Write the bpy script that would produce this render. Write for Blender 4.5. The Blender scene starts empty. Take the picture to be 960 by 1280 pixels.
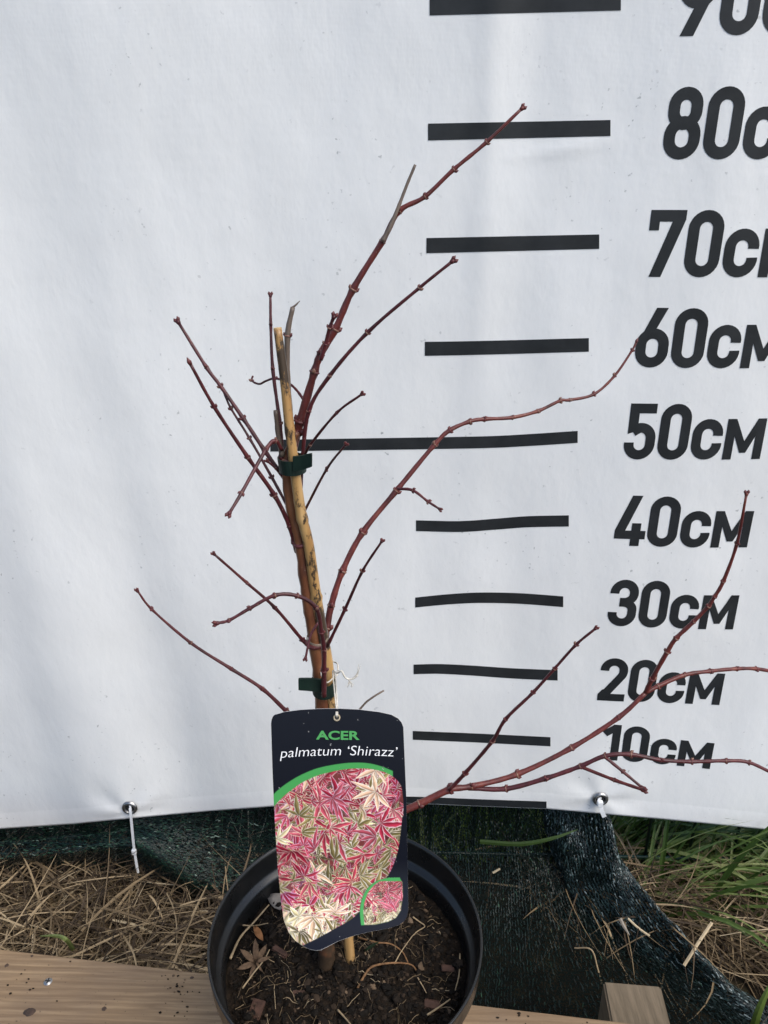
import bpy, bmesh, math, random
import numpy as np
from mathutils import Vector, Matrix, noise
from mathutils.geometry import tessellate_polygon
random.seed(7); np.random.seed(7)
R = math.radians
scene = bpy.context.scene
col = scene.collection

# ------------------------------------------------------------------ camera
F, PITCH, YAW, CH, CD = 961.0, R(22.11), R(-1.54), .739, .805      # solved from the 10 cm marks of the banner
CAM = Vector((0, -CD, CH))
FW = Vector((math.sin(YAW)*math.cos(PITCH), math.cos(YAW)*math.cos(PITCH), -math.sin(PITCH)))
RT = Vector((math.cos(YAW), -math.sin(YAW), 0)); UP = RT.cross(FW)
cd = bpy.data.cameras.new('camera'); cam = bpy.data.objects.new('camera', cd); col.objects.link(cam)
cd.sensor_fit = 'HORIZONTAL'; cd.sensor_width = 36; cd.lens = F/960*36; cd.clip_start = .01; cd.clip_end = 2000
cam.matrix_world = Matrix(((RT.x, UP.x, -FW.x, CAM.x), (RT.y, UP.y, -FW.y, CAM.y), (RT.z, UP.z, -FW.z, CAM.z), (0, 0, 0, 1)))
scene.camera = cam
# ------------------------------------------------------------------ light
SUN = Vector((.50, -.42, .76)).normalized()                         # towards the veiled sun: high, behind the viewer's right shoulder
w = bpy.data.worlds.new('World'); scene.world = w; w.use_nodes = True
wn = w.node_tree.nodes; wl = w.node_tree.links
sk = wn.new('ShaderNodeTexSky'); sk.sky_type = 'NISHITA'; sk.sun_disc = False
sk.sun_elevation = math.asin(SUN.z); sk.sun_rotation = math.atan2(SUN.x, SUN.y)
sk.air_density = 1.0; sk.dust_density = 2.0; sk.ozone_density = 1.0
bg = wn['Background']; bg.inputs[1].default_value = .13
wl.new(sk.outputs[0], bg.inputs[0])
sd = bpy.data.lights.new('sun', 'SUN'); sd.energy = 1.5; sd.angle = R(40); sd.color = (1, .94, .84)
so = bpy.data.objects.new('sun', sd); col.objects.link(so); so.location = (3, -1, 4)
so.rotation_euler = (-SUN).to_track_quat('-Z', 'Y').to_euler()
vs = scene.view_settings
vs.view_transform = 'Standard'; vs.look = 'None'; vs.gamma = 1; vs.exposure = .8; vs.use_curve_mapping = False

# ------------------------------------------------------------------ helpers
def ray(px, py):
    return (FW + RT*((px-480)/F) + UP*((640-py)/F))
def atY(px, py, Y):
    d = ray(px, py); return CAM + d*((Y-CAM.y)/d.y)
def atZ(px, py, Z):
    d = ray(px, py); return CAM + d*((Z-CAM.z)/d.z)
def pxm(P):                                                        # pixels per metre at a point
    return F/((P-CAM).dot(FW))

def tag(o, label=None, cat=None, group=None, kind=None):
    if label: o['label'] = label
    if cat: o['category'] = cat
    if group: o['group'] = group
    if kind: o['kind'] = kind
    return o
def empty(name, loc=(0, 0, 0), **k):
    o = bpy.data.objects.new(name, None); col.objects.link(o); o.location = loc; o.empty_display_size = .05
    return tag(o, **k)
def wloc(o):
    v = Vector((0, 0, 0))
    while o is not None: v += Vector(o.location); o = o.parent
    return v

class MB:
    def __init__(s): s.v = []; s.f = []; s.m = []; s.a = []
    def add(s, vs, fs, m=0, a=0.0):
        b = len(s.v); s.v += [tuple(p) for p in vs]; s.a += [a]*len(vs)
        for f in fs: s.f.append(tuple(i+b for i in f)); s.m.append(m)
    def build(s, name, mats, parent=None, smooth=False, attr=False, **k):
        L = wloc(parent) if parent else Vector((0, 0, 0))
        me = bpy.data.meshes.new(name)
        me.from_pydata([(p[0]-L.x, p[1]-L.y, p[2]-L.z) for p in s.v], [], s.f)
        if not isinstance(mats, (list, tuple)): mats = [mats]
        for m in mats: me.materials.append(m)
        if len(mats) > 1: me.polygons.foreach_set('material_index', s.m)
        if smooth: me.polygons.foreach_set('use_smooth', [True]*len(s.f))
        if attr:
            at = me.attributes.new('var', 'FLOAT', 'POINT'); at.data.foreach_set('value', s.a)
        me.update()
        o = bpy.data.objects.new(name, me); col.objects.link(o); o.parent = parent
        return tag(o, **k)

def catmull(P, n=5):
    """P list of tuples of any length"""
    P = [np.array(p, float) for p in P]
    if len(P) == 2: return [P[0]*(1-t)+P[1]*t for t in np.linspace(0, 1, n+1)]
    Q = [2*P[0]-P[1]] + P + [2*P[-1]-P[-2]]; out = []
    for i in range(1, len(Q)-2):
        p0, p1, p2, p3 = Q[i-1:i+3]
        for k in range(n):
            t = k/n
            out.append(.5*((2*p1)+(-p0+p2)*t+(2*p0-5*p1+4*p2-p3)*t*t+(-p0+3*p1-3*p2+p3)*t**3))
    out.append(P[-1]); return out

def tube(mb, pts, rad, seg=8, m=0, a=0.0, caps=True):
    pts = [Vector(p) for p in pts]; n = len(pts)
    if not hasattr(rad, '__len__'): rad = [rad]*n
    t0 = (pts[1]-pts[0]).normalized()
    ref = Vector((0, -1, 0)) if abs(t0.y) < .9 else Vector((1, 0, 0))
    nrm = (ref - t0*ref.dot(t0)).normalized()
    vs = []; fs = []
    for i, p in enumerate(pts):
        t = (pts[min(i+1, n-1)]-pts[max(i-1, 0)]).normalized()
        nrm = (nrm - t*nrm.dot(t)).normalized(); b = t.cross(nrm)
        for k in range(seg):
            an = 2*math.pi*k/seg
            vs.append(p + (nrm*math.cos(an)+b*math.sin(an))*rad[i])
    for i in range(n-1):
        for k in range(seg):
            k2 = (k+1) % seg
            fs.append((i*seg+k, i*seg+k2, (i+1)*seg+k2, (i+1)*seg+k))
    if caps:
        fs.append(tuple(range(seg))[::-1]); fs.append(tuple((n-1)*seg+k for k in range(seg)))
    mb.add(vs, fs, m, a)

def box(mb, lo, hi, m=0, M=None, bev=0.0):
    bm = bmesh.new(); bmesh.ops.create_cube(bm, size=1)
    for v in bm.verts:
        v.co = Vector(((v.co.x+.5)*(hi[0]-lo[0])+lo[0], (v.co.y+.5)*(hi[1]-lo[1])+lo[1], (v.co.z+.5)*(hi[2]-lo[2])+lo[2]))
    if bev: bmesh.ops.bevel(bm, geom=bm.edges[:], offset=bev, segments=2, affect='EDGES')
    if M: bm.transform(M)
    bm.verts.index_update()
    mb.add([v.co.copy() for v in bm.verts], [tuple(v.index for v in f.verts) for f in bm.faces], m); bm.free()

def lathe(mb, prof, c, seg=72, m=0):
    vs = []; fs = []; n = len(prof)
    for r, z in prof:
        for k in range(seg):
            an = 2*math.pi*k/seg; vs.append((c[0]+r*math.cos(an), c[1]+r*math.sin(an), c[2]+z))
    for i in range(n-1):
        for k in range(seg):
            k2 = (k+1) % seg; fs.append((i*seg+k, i*seg+k2, (i+1)*seg+k2, (i+1)*seg+k))
    mb.add(vs, fs, m)

_bm = bmesh.new(); bmesh.ops.create_icosphere(_bm, subdivisions=1, radius=1); _bm.verts.index_update()
ICO_V = [v.co.copy() for v in _bm.verts]; ICO_F = [tuple(v.index for v in f.verts) for f in _bm.faces]; _bm.free()
def blob(mb, c, sx, sy, sz, M=None, m=0, a=0.0, jit=.0):
    vs = []; c = Vector(c)
    for v in ICO_V:
        p = Vector((v.x*sx, v.y*sy, v.z*sz))*(1+random.uniform(-jit, jit))
        vs.append((M @ p if M else p)+c)
    mb.add(vs, ICO_F, m, a)

# ------------------------------------------------------------------ materials
class Mat:
    def __init__(s, name, rough=.6, spec=.4):
        s.m = bpy.data.materials.new(name); s.m.use_nodes = True
        s.n = s.m.node_tree.nodes; s.l = s.m.node_tree.links; s.b = s.n['Principled BSDF']
        s.b.inputs['Roughness'].default_value = rough; s.b.inputs['Specular IOR Level'].default_value = spec
        s.tc = s.n.new('ShaderNodeTexCoord')
    def node(s, t, **k):
        n = s.n.new(t)
        for a, v in k.items(): setattr(n, a, v)
        return n
    def coords(s, scale=(1, 1, 1), src='Object', rot=(0, 0, 0)):
        mp = s.n.new('ShaderNodeMapping'); mp.inputs['Scale'].default_value = scale; mp.inputs['Rotation'].default_value = rot
        s.l.new(s.tc.outputs[src], mp.inputs['Vector']); return mp.outputs[0]
    def noise(s, scale, detail=4, rough=.6, vec=None, dist=0):
        n = s.n.new('ShaderNodeTexNoise'); n.inputs['Scale'].default_value = scale
        n.inputs['Detail'].default_value = detail; n.inputs['Roughness'].default_value = rough; n.inputs['Distortion'].default_value = dist
        s.l.new(vec if vec else s.tc.outputs['Object'], n.inputs['Vector']); return n.outputs['Fac']
    def ramp(s, fac, stops):
        r = s.n.new('ShaderNodeValToRGB'); e = r.color_ramp.elements
        while len(e) < len(stops): e.new(.5)
        for x, (p, c) in zip(e, stops): x.position = p; x.color = (*c, 1) if len(c) == 3 else c
        s.l.new(fac, r.inputs[0]); return r.outputs[0]
    def mix(s, fac, a, b, mode='MIX'):
        x = s.n.new('ShaderNodeMix'); x.data_type = 'RGBA'; x.blend_type = mode
        for sock, v in ((x.inputs[0], fac), (x.inputs[6], a), (x.inputs[7], b)):
            if hasattr(v, 'links') or isinstance(v, bpy.types.NodeSocket): s.l.new(v, sock)
            elif isinstance(v, (int, float)): sock.default_value = v
            else: sock.default_value = (*v, 1)
        return x.outputs[2]
    def color(s, c):
        if isinstance(c, bpy.types.NodeSocket): s.l.new(c, s.b.inputs['Base Color'])
        else: s.b.inputs['Base Color'].default_value = (*c, 1)
    def bump(s, h, strength=.3, dist=.001):
        b = s.n.new('ShaderNodeBump'); b.inputs['Strength'].default_value = strength; b.inputs['Distance'].default_value = dist
        s.l.new(h, b.inputs['Height']); s.l.new(b.outputs[0], s.b.inputs['Normal'])
    def rough(s, sock): s.l.new(sock, s.b.inputs['Roughness'])
    def attr(s, name='var', out='Fac'):
        a = s.n.new('ShaderNodeAttribute'); a.attribute_name = name; return a.outputs[out]
g3 = lambda x: (x, x, x)

def simple(name, c1, c2, scale, rough=.6, spec=.4, bump=.3, bd=.0005, vec=None, detail=5):
    M = Mat(name, rough, spec); v = M.coords(vec) if vec else None
    f = M.noise(scale, detail, .65, v); M.color(M.ramp(f, [(.3, c1), (.7, c2)])); M.bump(f, bump, bd); return M.m

# banner vinyl: white, faint grey stains, sparse dirt specks, woven backing
M = Mat('banner_vinyl', .42, .45)
st = M.ramp(M.noise(3.2, 6, .6), [(.35, (.77, .785, .785)), (.65, (.83, .845, .845))])
sp = M.ramp(M.noise(170, 2, .5), [(.69, g3(0)), (.74, g3(1))])
spm = M.ramp(M.noise(7, 3, .6), [(.47, g3(0)), (.66, g3(.8))])
x = M.node('ShaderNodeMath', operation='MULTIPLY'); M.l.new(sp, x.inputs[0]); M.l.new(spm, x.inputs[1])
c = M.mix(x.outputs[0], st, (.22, .24, .25))
M.color(c)
wv1 = M.node('ShaderNodeTexWave'); wv1.inputs['Scale'].default_value = 330; wv1.bands_direction = 'X'
wv2 = M.node('ShaderNodeTexWave'); wv2.inputs['Scale'].default_value = 330; wv2.bands_direction = 'Z'
for q in (wv1, wv2): M.l.new(M.tc.outputs['Object'], q.inputs['Vector'])
ad = M.node('ShaderNodeMath', operation='ADD'); M.l.new(wv1.outputs[1], ad.inputs[0]); M.l.new(wv2.outputs[1], ad.inputs[1])
big = M.noise(14, 5, .55, M.coords((1, 1, .55)))
a2 = M.node('ShaderNodeMath', operation='MULTIPLY_ADD'); M.l.new(ad.outputs[0], a2.inputs[0]); a2.inputs[1].default_value = .012; M.l.new(big, a2.inputs[2])
M.bump(a2.outputs[0], .4, .006)
tr = M.node('ShaderNodeBsdfTranslucent'); tr.inputs[0].default_value = (.8, .82, .86, 1)
mx = M.node('ShaderNodeMixShader'); mx.inputs[0].default_value = .12
M.l.new(M.b.outputs[0], mx.inputs[1]); M.l.new(tr.outputs[0], mx.inputs[2]); M.l.new(mx.outputs[0], M.n['Material Output'].inputs[0])
VINYL = M.m
INK = simple('banner_ink', (.012, .014, .016), (.024, .027, .03), 25, .48, .25, .15, .001)
M = Mat('grommet_metal', .38); M.b.inputs['Metallic'].default_value = 1; M.color(M.ramp(M.noise(300), [(.3, g3(.22)), (.7, g3(.4))])); METAL = M.m
NYLON = simple('white_nylon', (.62, .64, .66), (.74, .76, .78), 60, .4)
HOLE = simple('dark_hole', (.01, .011, .012), (.02, .02, .02), 60, .8)

def bark(name, stops, nscale=90):
    M = Mat(name, .42, .38)
    f = M.noise(nscale, 6, .65, M.coords((1, 1, .35))); c = M.ramp(f, stops)
    k = M.ramp(M.noise(900, 2, .5), [(.68, g3(0)), (.74, g3(.5))])
    c = M.mix(k, c, (.30, .22, .16)); M.color(c); M.bump(f, .35, .0006); return M.m
BARK_RED = bark('red_bark', [(.3, (.026, .008, .010)), (.55, (.075, .014, .018)), (.8, (.14, .034, .032))])
BARK_MID = bark('russet_bark', [(.3, (.045, .011, .011)), (.55, (.12, .024, .021)), (.8, (.20, .065, .038))])
BARK_TRUNK = bark('trunk_bark', [(.3, (.05, .018, .014)), (.5, (.15, .055, .026)), (.75, (.27, .125, .055))], 60)
BARK_DEAD = bark('dead_bark', [(.3, (.07, .052, .042)), (.6, (.15, .115, .09)), (.8, (.25, .2, .155))])
mt = BARK_TRUNK.node_tree; sx = mt.nodes.new('ShaderNodeSeparateXYZ'); tcn = mt.nodes['Texture Coordinate']; mt.links.new(tcn.outputs['Object'], sx.inputs[0])
nn_ = mt.nodes.new('ShaderNodeTexNoise'); nn_.inputs['Scale'].default_value = 120; mt.links.new(tcn.outputs['Object'], nn_.inputs['Vector'])
ma = mt.nodes.new('ShaderNodeMath'); ma.operation = 'MULTIPLY_ADD'; ma.inputs[1].default_value = -.06; mt.links.new(nn_.outputs['Fac'], ma.inputs[0]); mt.links.new(sx.outputs['Z'], ma.inputs[2])
mr = mt.nodes.new('ShaderNodeMapRange'); mr.inputs[1].default_value = -.012; mr.inputs[2].default_value = .012; mr.inputs[3].default_value = 1; mr.inputs[4].default_value = 0; mt.links.new(ma.outputs[0], mr.inputs[0])
bs = mt.nodes['Principled BSDF'].inputs['Base Color']; old = bs.links[0].from_socket; mxn = mt.nodes.new('ShaderNodeMix'); mxn.data_type = 'RGBA'; mt.links.new(mr.outputs[0], mxn.inputs[0]); mt.links.new(old, mxn.inputs[6]); mxn.inputs[7].default_value = (.05, .034, .022, 1); mt.links.new(mxn.outputs[2], bs)
SCAR = bark('bud_scar', [(.3, (.10, .045, .035)), (.55, (.18, .09, .065)), (.8, (.34, .23, .16))], 300)
BUD = bark('bud_red', [(.3, (.055, .014, .016)), (.6, (.12, .03, .03)), (.8, (.22, .07, .06))], 300)
M = Mat('bamboo', .38, .5)
f = M.noise(45, 6, .65, M.coords((3, 3, .25))); c = M.ramp(f, [(.3, (.26, .14, .05)), (.55, (.42, .25, .095)), (.75, (.54, .36, .165))])
k = M.ramp(M.noise(55, 6, .75, M.coords((1, 1, .45))), [(.51, g3(0)), (.55, g3(.95))])
c = M.mix(k, c, (.035, .025, .018)); M.color(c); M.bump(f, .3, .0004); BAMBOO = M.m
CUT = simple('cane_pith', (.45, .30, .14), (.6, .43, .22), 200)
TIE = simple('green_tape', (.003, .012, .009), (.007, .022, .016), 80, .5, .35)
STRING = simple('string', (.45, .42, .36), (.66, .63, .56), 500, .8)
PLASTIC = Mat('pot_plastic', .36, .5)
f = PLASTIC.noise(60, 6, .7, PLASTIC.coords((1, 1, .5)))
PLASTIC.color(PLASTIC.mix(PLASTIC.ramp(PLASTIC.noise(9, 6, .7), [(.5, g3(0)), (.75, g3(.5))]), (.0055, .006, .0065), (.028, .027, .026)))
PLASTIC.rough(PLASTIC.ramp(f, [(.3, g3(.2)), (.7, g3(.42))])); PLASTIC.bump(f, .12, .0005); PLASTIC = PLASTIC.m

def variants(name, stops, rough=.6, spec=.3, trans=0, grain=200):
    M = Mat(name, rough, spec); c = M.ramp(M.attr(), stops)
    f = M.noise(grain, 3, .6); M.color(M.mix(.35, c, M.ramp(f, [(.3, g3(.35)), (.7, g3(1))]), 'MULTIPLY'))
    if trans:
        t = M.node('ShaderNodeBsdfTranslucent'); M.l.new(c, t.inputs[0]); mx = M.node('ShaderNodeMixShader'); mx.inputs[0].default_value = trans
        M.l.new(M.b.outputs[0], mx.inputs[1]); M.l.new(t.outputs[0], mx.inputs[2]); M.l.new(mx.outputs[0], M.n['Material Output'].inputs[0])
    return M.m
STRAW = variants('straw', [(0, (.025, .017, .011)), (.3, (.085, .058, .034)), (.6, (.25, .18, .10)), (.85, (.42, .32, .195)), (1, (.62, .51, .34))], .6, .25, .1)
GRASS = variants('green_grass', [(0, (.02, .04, .010)), (.4, (.075, .135, .026)), (.75, (.18, .27, .06)), (1, (.40, .44, .18))], .4, .5, .35)
M = Mat('soil', .9, .15)
f = M.noise(160, 8, .72); c = M.ramp(f, [(.3, (.004, .003, .002)), (.52, (.013, .009, .006)), (.72, (.036, .024, .015)), (.85, (.11, .08, .05))])
M.color(c); M.bump(f, .8, .003); SOIL = M.m
CRUMB = variants('soil_crumb', [(0, (.004, .003, .002)), (.45, (.013, .009, .006)), (.75, (.05, .033, .021)), (1, (.20, .14, .09))], .85, .2)
M = Mat('ground_earth', .95, .1)
f = M.noise(22, 8, .7); M.color(M.ramp(f, [(.3, (.006, .005, .004)), (.5, (.018, .014, .009)), (.7, (.04, .034, .018))])); M.bump(f, .6, .01); GROUND = M.m
M = Mat('plank_wood', .62, .3)
v = M.coords((2.2, 34, 34)); f = M.noise(3, 6, .6, v, 1.2)
c = M.ramp(f, [(.28, (.15, .098, .055)), (.5, (.26, .175, .098)), (.72, (.35, .25, .145))])
f2 = M.noise(9, 5, .6); c = M.mix(M.ramp(f2, [(.4, g3(0)), (.7, g3(.55))]), c, (.17, .125, .09))
wv = M.node('ShaderNodeTexWave'); wv.bands_direction = 'Y'; wv.inputs['Scale'].default_value = 46; wv.inputs['Distortion'].default_value = 3.5
wv.inputs['Detail'].default_value = 3; wv.inputs['Detail Scale'].default_value = 1.2; M.l.new(M.coords((.22, 1, 1)), wv.inputs['Vector'])
c = M.mix(M.ramp(wv.outputs[1], [(.05, g3(.3)), (.5, g3(0))]), c, (.11, .065, .034))
fg = M.noise(1.0, 4, .7, M.coords((14, 420, 420))); c = M.mix(M.ramp(fg, [(.42, g3(0)), (.62, g3(.38))]), c, (.12, .08, .05))
dk = M.ramp(M.noise(330, 2, .5), [(.70, g3(0)), (.74, g3(.7))]); c = M.mix(dk, c, (.05, .035, .025))
M.color(c); M.bump(wv.outputs[1], .25, .0006); WOOD = M.m
GREYWOOD = simple('weathered_wood', (.10, .08, .055), (.19, .15, .105), 6, .75, .2, .4, .001, (30, 3, 30))
KNOT = simple('knot_wood', (.02, .014, .011), (.07, .04, .025), 120, .6)
NETB = Mat('net_cloth', .9, .08)
NETB.color((.0025, .006, .0055))
va = NETB.coords((1, 1, 1), 'UV')
n1 = NETB.node('ShaderNodeTexNoise'); n1.inputs['Scale'].default_value = 1; n1.inputs['Detail'].default_value = 2
mpp = NETB.coords((420, 110, 1), 'UV'); NETB.l.new(mpp, n1.inputs['Vector'])
al = NETB.ramp(n1.outputs['Fac'], [(.46, g3(.0)), (.53, g3(1))]); NETB.l.new(al, NETB.b.inputs['Alpha']); NETB = NETB.m
NETT = variants('net_thread', [(0, (.003, .007, .007)), (.45, (.007, .022, .017)), (.8, (.032, .088, .05)), (1, (.20, .27, .23))], .42, .3)
WIRE = simple('green_wire', (.003, .018, .014), (.006, .028, .02), 80, .35, .5)
LEAFDRY = simple('dry_leaf', (.055, .035, .022), (.16, .105, .065), 180, .8, .2, .5)
LEAFORANGE = simple('orange_dry_leaf', (.16, .07, .025), (.33, .16, .07), 180, .7, .2, .4)
PALE = simple('pale_leaf', (.17, .15, .125), (.32, .29, .25), 90, .8)
ROOT = simple('root_twig', (.09, .045, .02), (.25, .135, .06), 250, .7, .3, .5)
CHIP = simple('bark_chip', (.035, .02, .015), (.10, .055, .04), 150, .8, .2, .6)

# ------------------------------------------------------------------ ground
GZ = -.17
def hill(x, y): return GZ + .012*noise.noise((x*5, y*5, 3.3)) + .02*noise.noise((x*1.2, y*1.2, 8))
mb = MB(); xs = sorted(set([-600, -150, -40, -12, -5, -3] + list(np.linspace(-2, 2, 61)) + [3, 5, 12, 40, 150, 600]))
nx = len(xs); vs = [(x, y, hill(x, y) if abs(x) < 5 and abs(y) < 5 else GZ) for y in xs for x in xs]
mb.add(vs, [(j*nx+i, j*nx+i+1, (j+1)*nx+i+1, (j+1)*nx+i) for j in range(nx-1) for i in range(nx-1)])
mb.build('ground', GROUND, smooth=True, kind='structure')

# ------------------------------------------------------------------ banner
def gauss(t, s): return math.exp(-(t/s)**2)
PULL = [(P.x, P.z) for P in (atY(163, 1008, 0), atY(750, 997, 0))]
def disp(x, z):
    """depth of the hanging sheet: soft vertical folds, pulled at the eyelets (metres, -Y is towards the camera)"""
    d = .005*math.sin(x*9+1.1+z*1.2) + .0018*math.sin(x*21-z*2.2)
    d += -.008*gauss(x+.50-.10*(1-z), .06) + .011*gauss(x+.385-.16*(1-z)*.6, .055)*min(1, max(0, 1.05-z))
    d += -.0020*gauss(x-.080+.004*z, .014)*min(1, max(0, (z-.45)*3)) + .0014*gauss(x-.115, .018)*min(1, max(0, (z-.5)*3))
    d += .0038*noise.noise((x*6, z*3, 2)) + .0013*noise.noise((x*19, z*9, 5))
    for q in PULL:                                                   # wrinkles radiating from the eyelets
        r = math.hypot(x-q[0], z-q[1])
        if r < .12: d += .0011*math.cos(5*math.atan2(z-q[1], x-q[0])+.6)*gauss(r-.035, .028)
    t = (z-.79-.14*(x-.20))                                          # short diagonal crease near the 80 mark
    d += -.0009*gauss(t, .005)*gauss(x-.145, .04)
    return d
def onb(px, py, off=0.0):
    Y = 0.0
    for _ in range(5):
        P = atY(px, py, Y); Y = disp(P.x, P.z)
    return Vector((P.x, Y-off, P.z))
edge_px = [(-260, 1062), (0, 1036), (90, 1030), (163, 1023), (260, 1014), (340, 1008), (510, 1004), (600, 1008), (683, 1011), (750, 1017), (830, 1024), (960, 1037), (1200, 1066)]
edge = [(P.x, P.z) for P in (onb(a, float(np.interp(a, [q[0] for q in edge_px], [q[1] for q in edge_px]))) for a in range(-260, 1201, 6))]
ex = [e[0] for e in edge]; ez = [e[1] for e in edge]
def zb(x): return float(np.interp(x, ex, ez))
BX0, BX1, BTOP = -.95, .92, 1.72
banner = empty('height_chart_banner', (0, 0, zb(0)), label='white vinyl banner printed with a black centimetre height scale', cat='banner')
def sheet(x0, x1, zlo, zhi, nx, nz, off=0.0, thick=.0006):
    mb = MB(); vs = []; n1 = (nx+1)*(nz+1)
    for s in (0, thick):
        for j in range(nz+1):
            for i in range(nx+1):
                x = x0+(x1-x0)*i/nx; a = zlo(x); b = zhi(x); z = a+(b-a)*(j/nz)
                vs.append((x, disp(x, z)-off*(1-(j/nz)**3*1.7)+s, z))
    fs = [(j*(nx+1)+i, j*(nx+1)+i+1, (j+1)*(nx+1)+i+1, (j+1)*(nx+1)+i) for j in range(nz) for i in range(nx)]
    fs += [tuple(q+n1 for q in f[::-1]) for f in fs]
    for i in range(nx):
        fs.append((i, i+n1, i+1+n1, i+1)); t = nz*(nx+1)+i; fs.append((t, t+1, t+1+n1, t+n1))
    for j in range(nz):
        t = j*(nx+1); fs.append((t, t+nx+1, t+nx+1+n1, t+n1)); t += nx; fs.append((t, t+n1, t+nx+1+n1, t+nx+1))
    mb.add(vs, fs); return mb
sheet(BX0, BX1, zb, lambda x: BTOP, 400, 360).build('printed_sheet', VINYL, banner, smooth=True)
sheet(BX0+.001, BX1-.001, lambda x: zb(x)+.0004, lambda x: zb(x)+.032, 400, 12, .0006, .0003).build('hem', VINYL, banner, smooth=True)

bars = [([(537, 8), (776, 2)], 22.5, 22), ([(535, 165), (763, 160)], 21, 20), ([(533, 307), (749, 302)], 19, 18),
        ([(531, 436), (610, 434.5), (736, 431)], 17.5, 17), ([(338, 557), (430, 555.5), (530, 554), (610, 552.5), (660, 550), (722, 546)], 14.5, 15),
        ([(520, 657), (575, 658), (620, 655), (660, 652), (711, 651)], 13.5, 14), ([(519, 753), (560, 749), (600, 747), (650, 748), (704, 752)], 12.5, 13.5),
        ([(517, 836.5), (550, 836), (590, 838), (640, 841.5), (697, 844)], 12, 13), ([(516, 919), (600, 922.5), (688, 927)], 11, 11.5),
        ([(345, 1001), (430, 999.5), (510, 999), (600, 1002.5), (683, 1005.5)], 7.5, 8.5)]
for k, (pl, w0, w1) in enumerate(bars):
    mb = MB(); pts = catmull(pl, 10) if len(pl) > 2 else catmull(pl, 30); n = len(pts); vs = []
    for i, p in enumerate(pts):
        h = (w0+(w1-w0)*i/(n-1))/2
        vs += [onb(p[0], p[1]-h, .00035 if k < 9 else .0011), onb(p[0], p[1], .00035 if k < 9 else .0011), onb(p[0], p[1]+h, .00035 if k < 9 else .0011)]
    mb.add(vs, [f for i in range(n-1) for f in ((3*i, 3*i+1, 3*i+4, 3*i+3), (3*i+1, 3*i+2, 3*i+5, 3*i+4))])
    mb.build('height_mark', INK, banner, smooth=True)

# lettering: upright condensed grotesque, drawn as strokes
def arc(cx, cy, rx, ry, a0, a1, n=14):
    return [(cx+rx*math.cos(R(a0+(a1-a0)*i/n)), cy+ry*math.sin(R(a0+(a1-a0)*i/n))) for i in range(n+1)]
S = .172; hw = S/2; W = .545; xl, xr, xm = hw, W-hw, W/2; rr = (xr-xl)/2
def bowl(y0, y1, a=xl, b=xr, ry=None):                               # closed loop
    r = (b-a)/2; ry = ry or min(r, (y1-y0)/2)
    p = arc((a+b)/2, y1-ry, r, ry, 0, 180) + arc((a+b)/2, y0+ry, r, ry, 180, 360); return p+[p[0]]
def poly(*p): return ('P', list(p))
six = [poly((.275, 1), (.465, 1), (.26, .545), (.03, .42)), bowl(hw, .575, xl, xr)]
def flip(sx): return ('P', [(W-a, 1-b) for a, b in sx[1]]) if sx[0] == 'P' else [(W-a, 1-b) for a, b in sx]
GL = {
 '0': ([bowl(hw, 1-hw)], W), '8': ([bowl(.50, 1-hw, xl+.02, xr-.02), bowl(hw, .52)], W),
 '7': ([poly((0, .70), (.15, .70), (.15, .83), (.345, .83), (.08, 0), (.265, 0), (W, .86), (W, 1), (0, 1))], W), '6': (six, W),
 '9': ([flip(q) for q in six], W),
 '5': ([poly((.045, .46), (.215, .53), (.215, .83), (.51, .83), (.51, 1), (.045, 1)), [(.135, .495), (.18, .53)] + arc(xm, .385, rr, .19, 95, 0) + arc(xm, hw+rr, rr, rr, 0, -180) + [(xl, .31)]], W),
 '4': ([poly((.25, 1), (.435, 1), (.19, .31), (.30, .31), (.30, .46), (.47, .46), (.47, .31), (W+.02, .31), (W+.02, .14), (.47, .14), (.47, 0), (.30, 0), (.30, .14), (0, .14), (0, .31))], W),
 '3': ([[(xl, .70)] + arc(xm, 1-hw-rr, rr, rr, 180, 0) + arc(xm, .695, rr, .165, 0, -90) + [(.20, .53)], [(.20, .515), (.27, .515)] + arc(xm, .36, rr, .155, 90, 0) + arc(xm, hw+rr, rr, rr, 0, -180) + [(xl, .30)]], W),
 '2': ([[(xl, .70)] + arc(xm, 1-hw-rr, rr, rr, 180, 0) + arc(xm, .70, rr, .2, 0, -38) + [(.17, .20)], poly((0, 0), (W, 0), (W, .17), (.225, .17), (.225, .30), (.08, .26), (0, .15))], W),
 '1': ([[(.30, 0), (.30, 1.0)], [(.05, .73), (.28, .93)]], .40),
 'c': ([arc(xm, .73-hw-rr, rr, rr, -8, 180) + arc(xm, hw+rr, rr, rr, 180, 368)], W),
 'm': ([poly((0, 0), (.16, 0), (.16, .42), (.295, .12), (.405, .12), (.54, .42), (.54, 0), (.70, 0), (.70, .73), (.545, .73), (.35, .33), (.155, .73), (0, .73))], .70)}
def stroke(pts, w):
    pts = [np.array(p) for p in pts]; n = len(pts); closed = np.allclose(pts[0], pts[-1]); out = []
    # subdivide long runs so that the ink follows the cloth
    q = [pts[0]]
    for a, b in zip(pts, pts[1:]):
        k = max(1, int(np.linalg.norm(b-a)/.12)); q += [a+(b-a)*(i+1)/k for i in range(k)]
    pts = q; n = len(pts)
    for i in range(n):
        a = pts[i-1] if i > 0 else (pts[-2] if closed else None); b = pts[i+1] if i < n-1 else (pts[1] if closed else None)
        d1 = (pts[i]-a) if a is not None else (b-pts[i]); d2 = (b-pts[i]) if b is not None else d1
        d1 = d1/np.linalg.norm(d1); d2 = d2/np.linalg.norm(d2)
        t = d1+d2; t /= np.linalg.norm(t); nr = np.array([-t[1], t[0]]); k = 1/max(.55, float(np.dot(t, d1)))
        out.append((pts[i]+nr*w/2*k, pts[i]-nr*w/2*k))
    return out
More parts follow.
